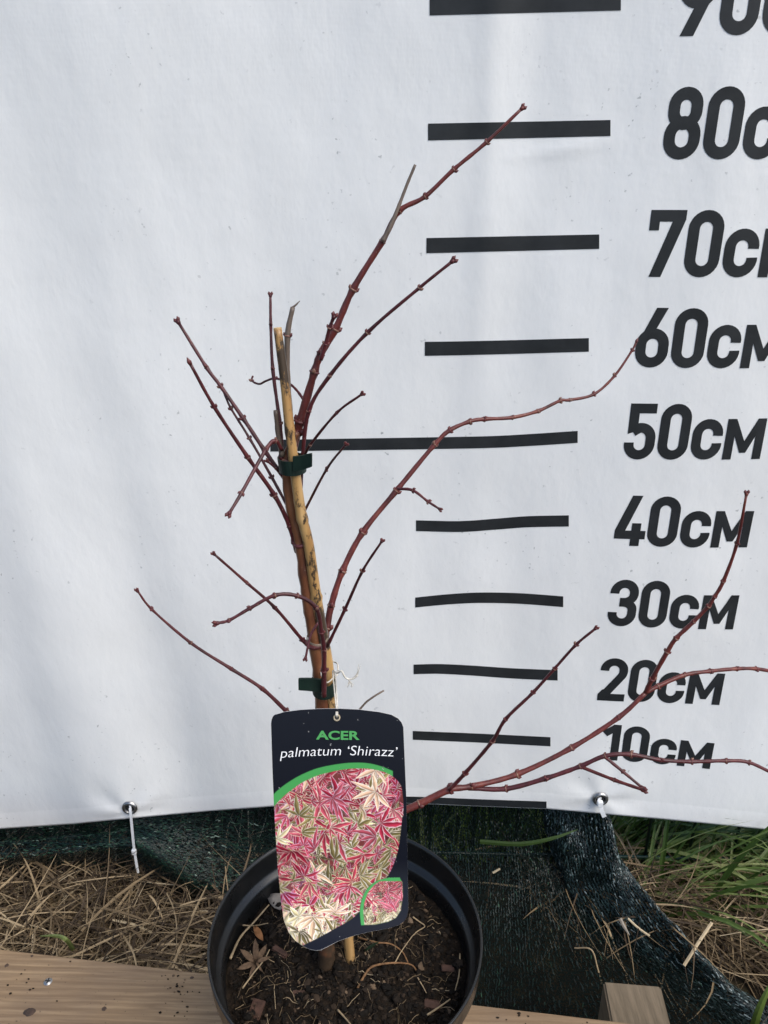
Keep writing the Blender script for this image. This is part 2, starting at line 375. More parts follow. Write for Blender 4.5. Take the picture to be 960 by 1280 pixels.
labels = [('90cm', (842, 45.5), None, (0, 0), 6.25), ('80cm', (826, 199.5), None, (0, 108.5), 0), ('70cm', (804, 346), None, (0, 262), 0),
          ('60cm', (791.5, 459), None, (0, 384), 0), ('50cm', (777.5, 574), (949.5, 573.5), (0, 504), 0), ('40cm', (766, 681.5), (933.5, 684), (0, 618.5), 0),
          ('30cm', (757.5, 781.5), (916, 786.5), (0, 722.8), 0), ('20cm', (746, 875), (899, 881), (0, 822), 0), ('10cm', (749, 949), (887, 961), (0, 904.5), 0)]
for s, lb, rb, top, hcm in labels:
    A = onb(*lb); h = .0615 if not top[1] else onb(lb[0]+45, top[1]).z-onb(lb[0]+45, lb[1]).z
    gaps = .055; wid = sum(GL[ch][1] for ch in s)+gaps*3
    if rb: B = onb(*rb); ux = (B.x-A.x)/wid; uz = (B.z-A.z)/wid
    else: ux = h*1.0; uz = 0
    mb = MB(); x0 = 0; lay = 0
    for ch in s:
        for stp in GL[ch][0]:
            if stp[0] == 'P':
                tri = tessellate_polygon([[Vector((*p, 0)) for p in stp[1]]]); bm = bmesh.new(); bv = [bm.verts.new((*p, 0)) for p in stp[1]]
                for t_ in tri: bm.faces.new([bv[q] for q in t_])
                for _ in range(2): bmesh.ops.subdivide_edges(bm, edges=[e for e in bm.edges if e.calc_length() > .15], cuts=1); bmesh.ops.triangulate(bm, faces=bm.faces[:])
                bm.verts.index_update(); flat = [(v.co.x, v.co.y) for v in bm.verts]; fcs = [tuple(v.index for v in f.verts) for f in bm.faces]; bm.free()
            else:
                o = stroke(stp, S); flat = [p for ab in o for p in ab]; fcs = [(2*i, 2*i+1, 2*i+3, 2*i+2) for i in range(len(o)-1)]
            vs = []
            for p in flat:
                    X = A.x+ux*(x0+p[0]); Z = A.z+uz*(x0+p[0])+h*p[1]; vs.append((X, disp(X, Z)-.00035-.00002*lay, Z))
            mb.add(vs, fcs); lay += 1
        x0 += GL[ch][1]+gaps
    mb.build('height_numeral', INK, banner)

eyes = []
for gx, gy in ((163, 1008), (750, 997)):
    P = onb(gx, gy, .003); eyes.append(P)
    g = MB(); ring = []
    for i in range(25):
        a = 2*math.pi*i/24; ring.append(P+Vector((math.cos(a)*.0085, 0, math.sin(a)*.0085)))
    vs = []; fs = []; prof = [(.0062, -.001), (.0064, .0016), (.0078, .0025), (.0098, .0015), (.0105, -.0006)]; seg = 28
    for r, hgt in prof:
        for k in range(seg):
            a = 2*math.pi*k/seg; vs.append(P+Vector((r*math.cos(a), -hgt, r*math.sin(a))))
    fs = [(i*seg+k, i*seg+(k+1) % seg, (i+1)*seg+(k+1) % seg, (i+1)*seg+k) for i in range(len(prof)-1) for k in range(seg)]
    g.add(vs, fs); e = g.build('eyelet', METAL, banner, smooth=True)
    h = MB(); h.add([P+Vector((.0063*math.cos(2*math.pi*k/20), .0004, .0063*math.sin(2*math.pi*k/20))) for k in range(20)], [tuple(range(20))]); h.build('eyelet_hole', HOLE, e)

# cable ties
def ribbon(mb, pts, wdt, th, m=0):
    pts = [Vector(p) for p in pts]; vs = []; n = len(pts)
    for i, p in enumerate(pts):
        t = (pts[min(i+1, n-1)]-pts[max(0, i-1)]).normalized(); s = t.cross(Vector((0, -1, 0))).normalized()*wdt/2; q = s.cross(t).normalized()*th/2
        vs += [p-s-q, p+s-q, p+s+q, p-s+q]
    fs = [(0, 1, 2, 3), (4*n-1, 4*n-2, 4*n-3, 4*n-4)]
    for i in range(n-1):
        for k in range(4): fs.append((4*i+k, 4*i+4+k, 4*i+4+(k+1) % 4, 4*i+(k+1) % 4))
    mb.add(vs, fs, m)
P = eyes[0]
tie = empty('cable_tie', P, label='long white cable tie hanging from the left banner eyelet', cat='cable tie', group='cable ties at the banner eyelets')
mb = MB(); e0 = P.y; pp = [atY(163, 1007, e0+.004), atY(162.5, 1008.5, e0-.0025), atY(163, 1014, e0-.006), atY(165, 1035, e0-.008), atY(167.5, 1060, e0-.010), atY(170, 1076, e0-.012), atY(172.5, 1091, e0-.015)]
ribbon(mb, [Vector(q) for q in catmull([tuple(q) for q in pp], 5)], .0032, .0012); mb.build('strap', NYLON, tie)
c = atY(168, 1064, e0-.0095); mb = MB(); box(mb, (c.x-.003, c.y-.0035, c.z-.004), (c.x+.003, c.y+.0025, c.z+.004), bev=.0008); mb.build('head', NYLON, tie)
P = eyes[1]
tie = empty('cable_tie', P, label='short white tie end poking out of the right banner eyelet', cat='cable tie', group='cable ties at the banner eyelets')
mb = MB(); e0 = P.y; pp = [atY(749, 997, e0+.004), atY(749.5, 999, e0-.0025), atY(750.5, 1005, e0-.007), atY(752, 1013, e0-.009), atY(755.5, 1021, e0-.010)]
ribbon(mb, [Vector(q) for q in catmull([tuple(q) for q in pp], 5)], .0055, .0016); mb.build('strap', NYLON, tie)
c = atY(750, 1004.5, e0-.007); mb = MB(); box(mb, (c.x-.0036, c.y-.003, c.z-.004), (c.x+.0036, c.y+.003, c.z+.004), bev=.0008); mb.build('head', NYLON, tie)

# ------------------------------------------------------------------ wire fence behind the banner
FY = .045
fence = empty('wire_fence', (0, FY, GZ), label='dark green welded wire fence behind the white banner', cat='fence')
vx = [atY(p, 1060, FY).x for p in (808, 866, 918)]; stepx = (vx[2]-vx[0])/2
vm = MB(); tube(vm, [(0, FY, GZ), (0, FY, GZ+2.0)], .0024, 8)
proto = None
for k in range(-30, 12):
    if proto is None:
        proto = vm.build('upright_wire', WIRE, fence, smooth=True); o = proto
    else: o = proto.copy(); col.objects.link(o); o.parent = fence
    o.location = (vx[0]+stepx*k, 0, 0)
for z in (.035, .235, .435, .635, .835, 1.035, 1.235, 1.435, 1.635, 1.835):
    hm = MB(); tube(hm, [(vx[0]-stepx*30.4, FY-.0045, GZ+z), (vx[0]+stepx*11.4, FY-.0045, GZ+z)], .0026, 8); hm.build('cross_wire', WIRE, fence, smooth=True)

# ------------------------------------------------------------------ planks and bearer
PZ = .02
a = atZ(0, 1185, PZ); b = atZ(820, 1281, PZ); ang = math.atan2(b.y-a.y, b.x-a.x); mid = (a+b)/2
MP = Matrix.Translation((mid.x, mid.y, 0)) @ Matrix.Rotation(ang, 4, 'Z')
def plank(off, label):
    e = empty('wooden_plank', MP @ Vector((0, off-.0725, PZ-.045)), label=label, cat='plank', group='planks of the low shelf')
    mb = MB(); bm = bmesh.new(); n = 60
    box(mb, (-1.1, off-.145, PZ-.045), (1.1, off, PZ), M=MP, bev=.0025)
    o = mb.build('board', WOOD, e)
    return e, o
pk, board = plank(0, 'sun-greyed brown plank with screw and knot running under the pot')
pk2, _ = plank(-.152, 'brown plank nearest the viewer, under the front of the pot')
def decal(px, py, rx, ry, mat, name, proud=.0006, jit=.12):
    c = atZ(px, py, PZ); mb = MB(); n = 18
    ring = [Vector((c.x+rx*math.cos(2*math.pi*k/n)*(1+random.uniform(-jit, jit)), c.y+ry*math.sin(2*math.pi*k/n)*(1+random.uniform(-jit, jit)), PZ+proud*.1)) for k in range(n)]
    inn = [c+(r-c)*.6+Vector((0, 0, proud)) for r in ring]
    mb.add(ring+inn, [tuple(range(n, 2*n))]+[(k, (k+1) % n, n+(k+1) % n, n+k) for k in range(n)]); return mb.build(name, mat, pk)
decal(37, 1265, .0058, .0042, KNOT, 'knot'); decal(130, 1261, .0026, .002, KNOT, 'knot', jit=.3); decal(240, 1222, .002, .0015, KNOT, 'knot', jit=.3)
decal(8, 1207, .0022, .002, KNOT, 'knot', jit=.3); decal(40, 1195, .0016, .0012, KNOT, 'knot', jit=.3)
sc = decal(60, 1227, .0042, .0042, METAL, 'screw', .0012, .0); c = atZ(60, 1227, PZ)
mb = MB(); box(mb, (c.x-.0026, c.y-.0005, PZ+.0012), (c.x+.0026, c.y+.0005, PZ+.0015)); box(mb, (c.x-.0005, c.y-.0026, PZ+.00125), (c.x+.0005, c.y+.0026, PZ+.00155)); mb.build('screw_slot', HOLE, sc)
# crumbs of earth fallen on the plank
mb = MB()
for k in range(90):
    u = random.random(); px = random.choice([random.gauss(690, 45), random.gauss(225, 12), random.gauss(20, 30), random.uniform(600, 830)])
    y0 = 1185+px*.117; c = atZ(px, y0+random.uniform(6, 60), PZ); s = random.uniform(.0004, .0012)
    blob(mb, (c.x, c.y, PZ+s*.5), s*1.5, s, s*.7, a=random.random(), jit=.3)
tag(mb.build('soil_crumbs', CRUMB, attr=True), 'tiny dark earth crumbs spilled on the plank', 'soil', kind='stuff')
def bearer(px0, px1, top_back, label):
    zt = PZ-.0455
    A = atZ(px0, top_back, zt); B = atZ(px1, top_back+6, zt); e = empty('timber_block', (A.x, A.y, GZ), label=label, cat='timber', group='timber blocks under the planks')
    wdt = (B-A).length; ag = math.atan2(B.y-A.y, B.x-A.x)
    mb = MB(); Mx = Matrix.Translation((A.x, A.y, 0)) @ Matrix.Rotation(ag, 4, 'Z')
    box(mb, (0, -.36, GZ-.01), (wdt, 0, zt), M=Mx, bev=.002); mb.build('block', GREYWOOD, e)
bearer(754, 826, 1226, 'grey sawn timber block end showing behind the plank')
bearer(-260, -190, 1150, 'grey sawn timber block hidden under the left end of the plank')

# ------------------------------------------------------------------ shade net
net = empty('shade_net', (0, -.02, GZ), label='dark green knitted shade net bunched below the white banner', cat='net')
NETR = variants('net_roll_thread', [(0, (.002, .005, .006)), (.45, (.006, .016, .017)), (.8, (.035, .068, .068)), (1, (.24, .30, .31))], .36, .45)
def netsurf(name, grid, nu, nv, thr, tw=(.0006, .0012), tl=(.003, .007), wob=.004, seed=0, direction=0, bright=(0, .9), sheet_on=True, mat=None):
    """grid: rows of control points (v rows x u cols) as Vectors; dense surface + thread stitches as geometry"""
    rows = [catmull([tuple(p) for p in r], 8) for r in grid]; cols_ = list(zip(*rows)); surf = [catmull(list(c), 8) for c in cols_]
    G = np.array(surf)                                                # [u][v][3]
    NU, NV = G.shape[:2]
    for i in range(NU):
        for j in range(NV):
            p = G[i, j]; G[i, j, 1] += wob*noise.noise((p[0]*22, p[1]*22, p[2]*22+seed)); G[i, j, 2] += wob*.6*noise.noise((p[0]*30+9, p[1]*30, p[2]*30+seed))
    if sheet_on:
        mb = MB(); mb.add([tuple(G[i, j]) for i in range(NU) for j in range(NV)], [(i*NV+j, (i+1)*NV+j, (i+1)*NV+j+1, i*NV+j+1) for i in range(NU-1) for j in range(NV-1)])
        o = mb.build(name, NETB, net, smooth=True); uv = o.data.uv_layers.new()
        for l in o.data.loops:
            i, j = divmod(l.vertex_index, NV); uv.data[l.index].uv = (i/(NU-1), j/(NV-1))
    else: o = net
    mb = MB(); rnd = random.Random(seed)
    def at(u, v):
        u = min(max(u, 0), .9999)*(NU-1); v = min(max(v, 0), .9999)*(NV-1); i, j = int(u), int(v); a, b = u-i, v-j
        return Vector((G[i, j]*(1-a)+G[i+1, j]*a)*(1-b)+(G[i, j+1]*(1-a)+G[i+1, j+1]*a)*b)
    for k in range(thr):
        u, v = rnd.random(), rnd.random(); col_ = round(u*nu)/nu+rnd.uniform(-.15, .15)/nu
        u = col_; p = at(u, v); e = .004
        du = (at(u+e, v)-at(u-e, v)); dv = (at(u, v+e)-at(u, v-e))
        if du.length < 1e-7 or dv.length < 1e-7: continue
        du.normalize(); dv.normalize(); nn = du.cross(dv)
        if nn.dot(CAM-p) < 0: nn = -nn
        if direction: du, dv = dv, du
        t = (dv+du*rnd.uniform(-.45, .45)).normalized(); s = nn.cross(t).normalized()
        L = rnd.uniform(*tl)/2; wd = rnd.uniform(*tw)/2; c = p+nn*(.0006+rnd.uniform(0, .0012)); tilt = nn*rnd.uniform(-.0012, .0012)
        mb.add([c-t*L-s*wd-tilt, c-t*L*.2-s*wd+nn*.0004, c+t*L-s*wd*.6+tilt, c+t*L+s*wd*.6+tilt, c-t*L*.2+s*wd+nn*.0008, c-t*L+s*wd-tilt], [(0, 1, 4, 5), (1, 2, 3, 4)], a=min(1, max(0, rnd.betavariate(1.6, 2.6)*(bright[1]-bright[0])+bright[0]+(.35 if rnd.random() < .06 else 0))))
    t = mb.build('net_stitches', mat or NETT, o, attr=True); t['kind'] = 'stuff'
    return o
Pz = lambda px, py, Y: atY(px, py, Y)
# left: sheet gathered in two horizontal folds
rows = [[Pz(x, y+a, Y) for (x, y) in ((-160, 1050), (-40, 1032), (60, 1024), (120, 1018), (175, 1012))] for a, Y in ((-14, .038), (10, .026), (26, .022), (44, -.010), (66, .008), (80, .012))]
rows[-1][-1] = Pz(172, 1088, .0); rows[-2][-1] = Pz(172, 1078, -.004)
netsurf('hanging_fold', rows, 80, 60, 5500, seed=3, direction=1, tw=(.0007, .0015), tl=(.003, .008), bright=(0, .95))
# fold running down to the right towards the pot
rows = [[Pz(168, 1010, .036), Pz(230, 1002, .036), Pz(300, 996, .036), Pz(380, 994, .036)],
        [Pz(168, 1034, .014), Pz(225, 1036, .016), Pz(300, 1045, .012), Pz(380, 1060, .008)],
        [Pz(170, 1050, -.014), Pz(220, 1066, -.018), Pz(290, 1090, -.02), Pz(370, 1120, -.03)],
        [Pz(170, 1062, -.018), Pz(215, 1090, -.035), Pz(270, 1120, -.045), Pz(350, 1165, -.07)],
        [Pz(172, 1072, -.004), Pz(210, 1104, -.02), Pz(262, 1136, -.035), Pz(345, 1180, -.06)],
        [Pz(174, 1060, .02), Pz(215, 1090, .012), Pz(265, 1120, -.01), Pz(345, 1150, -.03)]]
netsurf('slanting_fold', rows, 80, 60, 6500, seed=5, direction=1, tw=(.0007, .0014), tl=(.003, .008), bright=(0, .85))
# centre: open sheet slanting forward down to the ground behind the pot
rows = [[Pz(330, 992, .026), Pz(440, 990, .026), Pz(540, 992, .026), Pz(640, 996, .026), Pz(720, 1000, .026)],
        [Pz(330, 1060, .012), Pz(440, 1060, .012), Pz(545, 1060, .012), Pz(650, 1062, .010), Pz(735, 1070, .016)],
        [Pz(330, 1130, -.045), Pz(440, 1130, -.045), Pz(550, 1130, -.05), Pz(655, 1130, -.045), Pz(785, 1140, -.04)],
        [Pz(330, 1190, -.105), Pz(440, 1190, -.105), Pz(555, 1190, -.105), Pz(660, 1190, -.105), Pz(830, 1195, -.10)],
        [Pz(330, 1250, -.185), Pz(440, 1250, -.185), Pz(555, 1250, -.185), Pz(665, 1255, -.185), Pz(920, 1262, -.19)],
        [Pz(330, 1300, -.26), Pz(440, 1300, -.26), Pz(555, 1300, -.26), Pz(665, 1305, -.26), Pz(980, 1312, -.26)]]
netsurf('draped_sheet', rows, 130, 80, 9000, seed=9, tw=(.0007, .0014), tl=(.003, .0075), bright=(0, .52))
# right: rolled edge hanging from the banner and trailing over the ground
spine = [(722, 1000, .022, 26), (726, 1030, .012, 27), (732, 1062, -.002, 27), (745, 1098, -.018, 27), (768, 1136, -.045, 27), (800, 1174, -.075, 30), (842, 1214, -.11, 32), (892, 1258, -.15, 34), (950, 1302, -.19, 36)]
rows = []
for (x, y, Y, r) in spine:
    P0 = Pz(x, y, Y); rad = r/pxm(P0); ring = []
    i = spine.index((x, y, Y, r)); q = spine[min(i+1, len(spine)-1)]; p_ = spine[max(i-1, 0)]
    t = (Pz(*q[:3])-Pz(*p_[:3])).normalized(); s = t.cross(Vector((0, -1, 0))).normalized(); nn = s.cross(t).normalized()
    if nn.y > 0: nn = -nn
    for k in range(9):
        an = R(-200+400*k/8*1.0); rk = rad*(1+.34*math.sin(k*2.3+i*.7))
        ring.append(P0+s*math.sin(an)*rk*1.25+nn*math.cos(an)*rk*.55)
    rows.append(ring)
netsurf('rolled_edge', rows, 70, 60, 12000, seed=12, tl=(.004, .009), tw=(.0007, .0016), bright=(.05, 1.1), wob=.007, mat=NETR)

# ------------------------------------------------------------------ straw, grass
def blade(mb, base, d, length, width, droop, a, rnd, seg=5, curl=.3):
    """a folded leaf strip; d = start direction"""
    p = Vector(base); d = Vector(d).normalized(); side = d.cross(Vector((0, 0, 1)))
    if side.length < .05: side = Vector((1, 0, 0))
    side.normalize(); side = (side+Vector((rnd.uniform(-.4, .4), rnd.uniform(-.4, .4), rnd.uniform(-.5, .5)))).normalized()
    vs = []; hz = Vector((d.x, d.y, 0)); bend = Vector((rnd.uniform(-curl, curl), rnd.uniform(-curl, curl), -droop))
    for i in range(seg+1):
        t = i/seg; wd = width*(.75+.25*math.sin(math.pi*min(1, t*1.3)))*(1-t**3*.93)/2
        up = d.cross(side)
        vs += [p-side*wd, p+up*wd*.35, p+side*wd]
        d = (d+bend/seg).normalized(); p = p+d*(length/seg)
        if p.z < GZ+.001: p.z = GZ+.001+rnd.random()*.004; d.z = abs(d.z)*.2
    fs = [f for i in range(seg) for f in ((3*i, 3*i+1, 3*i+4, 3*i+3), (3*i+1, 3*i+2, 3*i+5, 3*i+4))]
    mb.add(vs, fs, 0, a)
rnd = random.Random(21)
mb = MB()
for k in range(5200):                                                # matted dry grass on the left
    x = rnd.uniform(-.78, -.12); y = rnd.uniform(-.215, .02)
    y -= .0
    an = rnd.gauss(0, 1.0)+math.pi/2*rnd.choice([.2, 1, 1.4, -.4]); el = rnd.uniform(-.05, .75)*rnd.random()
    z = hill(x, y)+rnd.random()**1.5*.05
    blade(mb, (x, y, z), (math.cos(an)*math.cos(el), math.sin(an)*math.cos(el), math.sin(el)), rnd.uniform(.04, .18), rnd.choice([rnd.uniform(.0008, .002), rnd.uniform(.0012, .004)]), rnd.uniform(0, 1.8), rnd.betavariate(1.2, 1.5), rnd, 6, .9)
for k in range(4200):                                                # on the right beyond the net
    x = rnd.uniform(.17, .75); y = rnd.uniform(-.22, .03)
    if y < -.03-.45*(x-.25) and x < .62: continue
    an = rnd.gauss(0, 1.2); el = rnd.uniform(-.05, .9)*rnd.random(); z = hill(x, y)+rnd.random()**1.5*.05
    blade(mb, (x, y, z), (math.cos(an)*math.cos(el), math.sin(an)*math.cos(el), math.sin(el)), rnd.uniform(.05, .18), rnd.choice([rnd.uniform(.0008, .002), rnd.uniform(.0012, .0036)]), rnd.uniform(0, 1.6), rnd.betavariate(1.6, 1.9), rnd, 6, .8)
for k in range(2500):                                                # behind
    x = rnd.uniform(-1.4, 1.4); y = rnd.uniform(.05, 1.2); an = rnd.uniform(0, 6.28); el = rnd.uniform(0, 1.0)
    blade(mb, (x, y, hill(x, y)), (math.cos(an)*math.cos(el), math.sin(an)*math.cos(el), math.sin(el)), rnd.uniform(.06, .2), rnd.uniform(.002, .0045), rnd.uniform(0, 1.5), rnd.random(), rnd)
tag(mb.build('dry_grass', STRAW, attr=True), 'matted straw coloured dead grass covering the ground', 'dry grass', kind='stuff')
mb = MB()
for k in range(1700):                                                # green blades round the fence foot, right
    x = rnd.uniform(.27, .85); y = rnd.choice([rnd.uniform(.05, .13)]*3+[rnd.uniform(-.03, .04)])
    if x < .32-.9*min(0, y): continue
    an = rnd.gauss(.15, .7) if x > .45 else rnd.uniform(-.7, 1.2); el = rnd.uniform(.2, 1.3)
    blade(mb, (x, y, hill(x, y)), (math.cos(an)*math.cos(el), math.sin(an)*math.cos(el)-.1, math.sin(el)), rnd.uniform(.1, .32), rnd.choice([rnd.uniform(.0028, .0055), rnd.uniform(.0045, .009)]), rnd.uniform(.6, 2.0), rnd.betavariate(2.4, 1.4), rnd, 7)
for k in range(1000):                                                # seen through the net
    x = rnd.uniform(-.05, .3); y = rnd.uniform(.055, .14); an = rnd.uniform(.2, 2.94); el = rnd.uniform(.4, 1.5)
    blade(mb, (x, y, hill(x, y)), (math.cos(an)*math.cos(el), math.sin(an)*math.cos(el), math.sin(el)), rnd.uniform(.1, .25), rnd.uniform(.003, .006), rnd.uniform(.4, 1.6), rnd.betavariate(2, 1.6), rnd, 7)
for k in range(6500):
    x = rnd.uniform(-1.6, 1.6); y = rnd.uniform(.16, 2.2); an = rnd.uniform(0, 6.28); el = rnd.uniform(.4, 1.5)
    blade(mb, (x, y, hill(x, y)), (math.cos(an)*math.cos(el), math.sin(an)*math.cos(el), math.sin(el)), rnd.uniform(.1, .28), rnd.uniform(.003, .006), rnd.uniform(.3, 1.6), rnd.betavariate(2, 2), rnd, 5)
tag(mb.build('green_grass', GRASS, attr=True), 'long green grass growing along the wire fence', 'grass', kind='stuff')

def lone(name, pts, w0, mat, a, label, cat, group=None, pinch=True):
    pts = [Vector(q) for q in catmull([tuple(p) for p in pts], 6)]; n = len(pts); mb = MB(); vs = []
    for i, p in enumerate(pts):
        t = (pts[min(i+1, n-1)]-pts[max(0, i-1)]).normalized(); v = (CAM-p).normalized(); s = t.cross(v).normalized(); u = s.cross(t)
        wd = w0*(1-(i/(n-1))**3*.85 if pinch else 1)/2; vs += [p-s*wd, p+u*wd*.4, p+s*wd, p-u*wd*.2]
    fs = [(4*i+k, 4*i+4+k, 4*i+4+(k+1) % 4, 4*i+(k+1) % 4) for i in range(n-1) for k in range(4)]+[(0, 1, 2, 3), tuple(4*n-1-k for k in range(4))]
    mb.add(vs, fs, 0, a); return tag(mb.build(name, mat, attr=True), label, cat, group)
lone('grass_blade', [atZ(92, 1188, GZ+.03), Pz(84, 1176, -.165), Pz(72, 1170, -.16), Pz(50, 1170, -.15)], .005, GRASS, .85, 'bright green curled grass blade among straw beside the plank', 'grass blade', 'single grass blades')
lone('grass_blade', [Pz(600, 1052, -.03), Pz(650, 1055, -.05), Pz(690, 1048, -.055), Pz(722, 1037, -.05)], .0055, GRASS, .22, 'green grass blade lying across the net near the right eyelet', 'grass blade', 'single grass blades')
lone('grass_blade', [Pz(938, 1300, -.25), Pz(948, 1265, -.25), Pz(965, 1225, -.24)], .008, GRASS, .75, 'bright green grass blade at the bottom right corner', 'grass blade', 'single grass blades')
lone('straw_stalk', [Pz(855, 1207, -.13), Pz(872, 1180, -.11), Pz(890, 1153, -.09)], .0036, STRAW, .95, 'thick pale straw leaning on the net roll', 'straw', 'single straws', False)
lone('straw_stalk', [Pz(752, 1230, -.14), Pz(747, 1210, -.13), Pz(739, 1187, -.12), Pz(718, 1185, -.11)], .0016, STRAW, .85, 'thin bent straw standing beside the timber block', 'straw', 'single straws', False)
lone('straw_stalk', [Pz(785, 1148, -.075), Pz(798, 1160, -.085), Pz(812, 1170, -.095)], .0026, STRAW, 1, 'short pale straw stuck on the rolled net', 'straw', 'single straws', False)
lone('white_fleck', [Pz(775, 1148, -.085), Pz(780, 1158, -.09), Pz(787, 1169, -.097)], .0045, PALE, 1, 'white scrap caught in the rolled net edge', 'scrap', None, True)
lone('straw_stalk', [Pz(616, 1091, -.02), Pz(625, 1086, -.02)], .0028, STRAW, 1, 'tiny pale chip of straw on the open net', 'straw', 'single straws', False)

# ------------------------------------------------------------------ pot and soil
RZ = .216; pc = atZ(432, 1170, RZ); PR = .1055
pc = Vector((atZ(432, 1168, RZ).x, -.377, PZ))
H = RZ-PZ
pot = empty('plant_pot', pc, label='round black plastic nursery pot standing on the wooden planks', cat='pot')
mb = MB(); lathe(mb, [(.0, .004), (.074, .004), (.078, .0005), (.080, .0), (.0815, .004), (.0985, H-.024), (.0985, H-.0235)], pc); lathe(mb, [(.0950, H-.030), (.0945, H-.034), (.0935, H-.06), (.0775, .006), (0, .006)], pc)
mb.build('wall', PLASTIC, pot, smooth=True)
mb = MB(); lathe(mb, [(.0985, H-.0235), (.1030, H-.022), (.1040, H-.019), (.1048, H-.003), (.1052, H-.0008), (.1047, H+.0004), (.1033, H-.0002), (.1027, H-.004), (.1012, H-.019), (.1000, H-.0215), (.0970, H-.0235), (.0955, H-.0255), (.0950, H-.030)], pc, 120)
mb.build('rim', PLASTIC, pot, smooth=True)
SZ = RZ-.036; SR = .0943
def soilz(x, y):
    r = math.hypot(x-pc.x, y-pc.y)/SR
    return SZ-.004*r**3+.007*gauss(math.hypot(x-pc.x+.004, y-pc.y-.003), .016)+.006*noise.noise((x*38, y*38, 1))+.0045*noise.noise((x*95, y*95, 4))+.0026*noise.noise((x*260, y*260, 7))
mb = MB(); NR, NT = 70, 150; vs = [(pc.x, pc.y, soilz(pc.x, pc.y))]; fs = []
for i in range(1, NR+1):
    for k in range(NT):
        an = 2*math.pi*k/NT; r = SR*i/NR; x, y = pc.x+r*math.cos(an), pc.y+r*math.sin(an); vs.append((x, y, soilz(x, y)))
for k in range(NT): fs.append((0, 1+k, 1+(k+1) % NT))
for i in range(NR-1):
    for k in range(NT): a_ = 1+i*NT; fs.append((a_+k, a_+NT+k, a_+NT+(k+1) % NT, a_+(k+1) % NT))
mb.add(vs, fs)
tag(mb.build('potting_soil', SOIL, smooth=True), 'dark crumbly potting soil filling the black pot', 'soil', kind='stuff')
rnd = random.Random(4)
def inpot(rmax=.97):
    r = SR*rmax*math.sqrt(rnd.random()); an = rnd.uniform(0, 6.283); return pc.x+r*math.cos(an), pc.y+r*math.sin(an)
mb = MB(); random.seed(11)
for k in range(5200):
    x, y = inpot(.96); s = rnd.uniform(.0004, .0017)*(1 if rnd.random() < .93 else 1.9)
    Mx = Matrix.Rotation(rnd.uniform(0, 6.28), 3, 'Z') @ Matrix.Rotation(rnd.uniform(-.7, .7), 3, 'X')
    blob(mb, (x, y, soilz(x, y)+s*.35), s*rnd.uniform(1, 1.8), s, s*rnd.uniform(.4, .8), Mx, 0, min(1, rnd.betavariate(1.0, 3.2)*1.15), .3)
tag(mb.build('soil_crumbs', CRUMB, attr=True), 'loose crumbs and bark bits on top of the potting soil', 'soil', kind='stuff')
mb = MB()
for k in range(380):
    x, y = inpot(.93); an = rnd.uniform(0, 6.28); L = rnd.uniform(.004, .018); z = soilz(x, y)+.0012
    pts = []; p = Vector((x, y, z)); d = an
    for i in range(6):
        pts.append(p.copy()); d += rnd.gauss(0, .2); p = p+Vector((math.cos(d), math.sin(d), 0))*L/5
        if math.hypot(p.x-pc.x, p.y-pc.y) > SR*.97: break
        p.z = soilz(p.x, p.y)+.0010+rnd.random()*.0014
    if len(pts) < 3: continue
    tube(mb, pts, rnd.uniform(.00008, .00026), 4, 0, rnd.betavariate(1.3, 1.7))
tag(mb.build('root_fibres', STRAW, attr=True), 'fine pale root fibres tangled through the soil surface', 'root fibres', kind='stuff')

def onsoil(px, py, up=.001):
    Z = SZ
    for _ in range(4):
        P = atZ(px, py, Z); Z = soilz(P.x, P.y)+up
    return Vector((P.x, P.y, Z))
def twig(name, pl, r0, mat, label, cat, group=None, up=.0015, arch=0):
    pts = catmull([tuple(onsoil(*p, up)) for p in pl], 6); n = len(pts); mb = MB()
    pts = [Vector(p)+Vector((0, 0, arch*math.sin(math.pi*i/(n-1)))) for i, p in enumerate(pts)]
    tube(mb, pts, [r0*(1-.45*i/(n-1))*(1+.12*math.sin(i*2.1)) for i in range(n)], 7, 0, .8)
    return tag(mb.build(name, mat, smooth=True, attr=True), label, cat, group)
twig('root_twig', [(447, 1236), (455, 1222), (464, 1212), (480, 1208), (500, 1206.5), (515, 1208), (522, 1216)], .0010, ROOT, 'kinked orange brown root arching over the soil front', 'root', arch=.003)
twig('root_twig', [(447, 1172), (470, 1178), (488, 1180), (503, 1190), (511, 1206)], .0008, ROOT, 'brown root lying right of the trunk foot', 'root')
T = 'loose straws on the soil'
twig('dry_stalk', [(288, 1198), (300, 1172), (317, 1153), (336, 1131)], .0011, STRAW, 'long tan stalk leaning along the left pot wall', 'stalk', T, .004)
twig('dry_stalk', [(303, 1235), (318, 1215), (330, 1200), (337, 1187)], .0007, STRAW, 'thin straw beside the curled dead maple leaf', 'stalk', T, .006)
twig('dry_stalk', [(303, 1156), (318, 1157), (335, 1154)], .0006, STRAW, 'short straw lying over the orange dead leaf', 'stalk', T, .006)
twig('dry_stalk', [(534, 1266), (550, 1256), (563, 1249)], .0008, STRAW, 'straw lying by the front right pot wall', 'stalk', T, .004)
twig('dry_stalk', [(575, 1192), (574, 1215), (569, 1238)], .0007, STRAW, 'upright pale straw along the right pot wall', 'stalk', T, .004)
twig('dry_stalk', [(516, 1145), (524, 1152), (531, 1158), (522, 1164), (513, 1172)], .0006, STRAW, 'forked thin straw right of the plant tag', 'stalk', T, .003)
twig('dry_stalk', [(422, 1262), (432, 1273), (441, 1284)], .0008, STRAW, 'straw at the front middle of the soil', 'stalk', T, .004)
twig('dry_stalk', [(522, 1222), (528, 1232), (533, 1241)], .0005, STRAW, 'short straw below the end of the kinked root', 'stalk', T, .003)
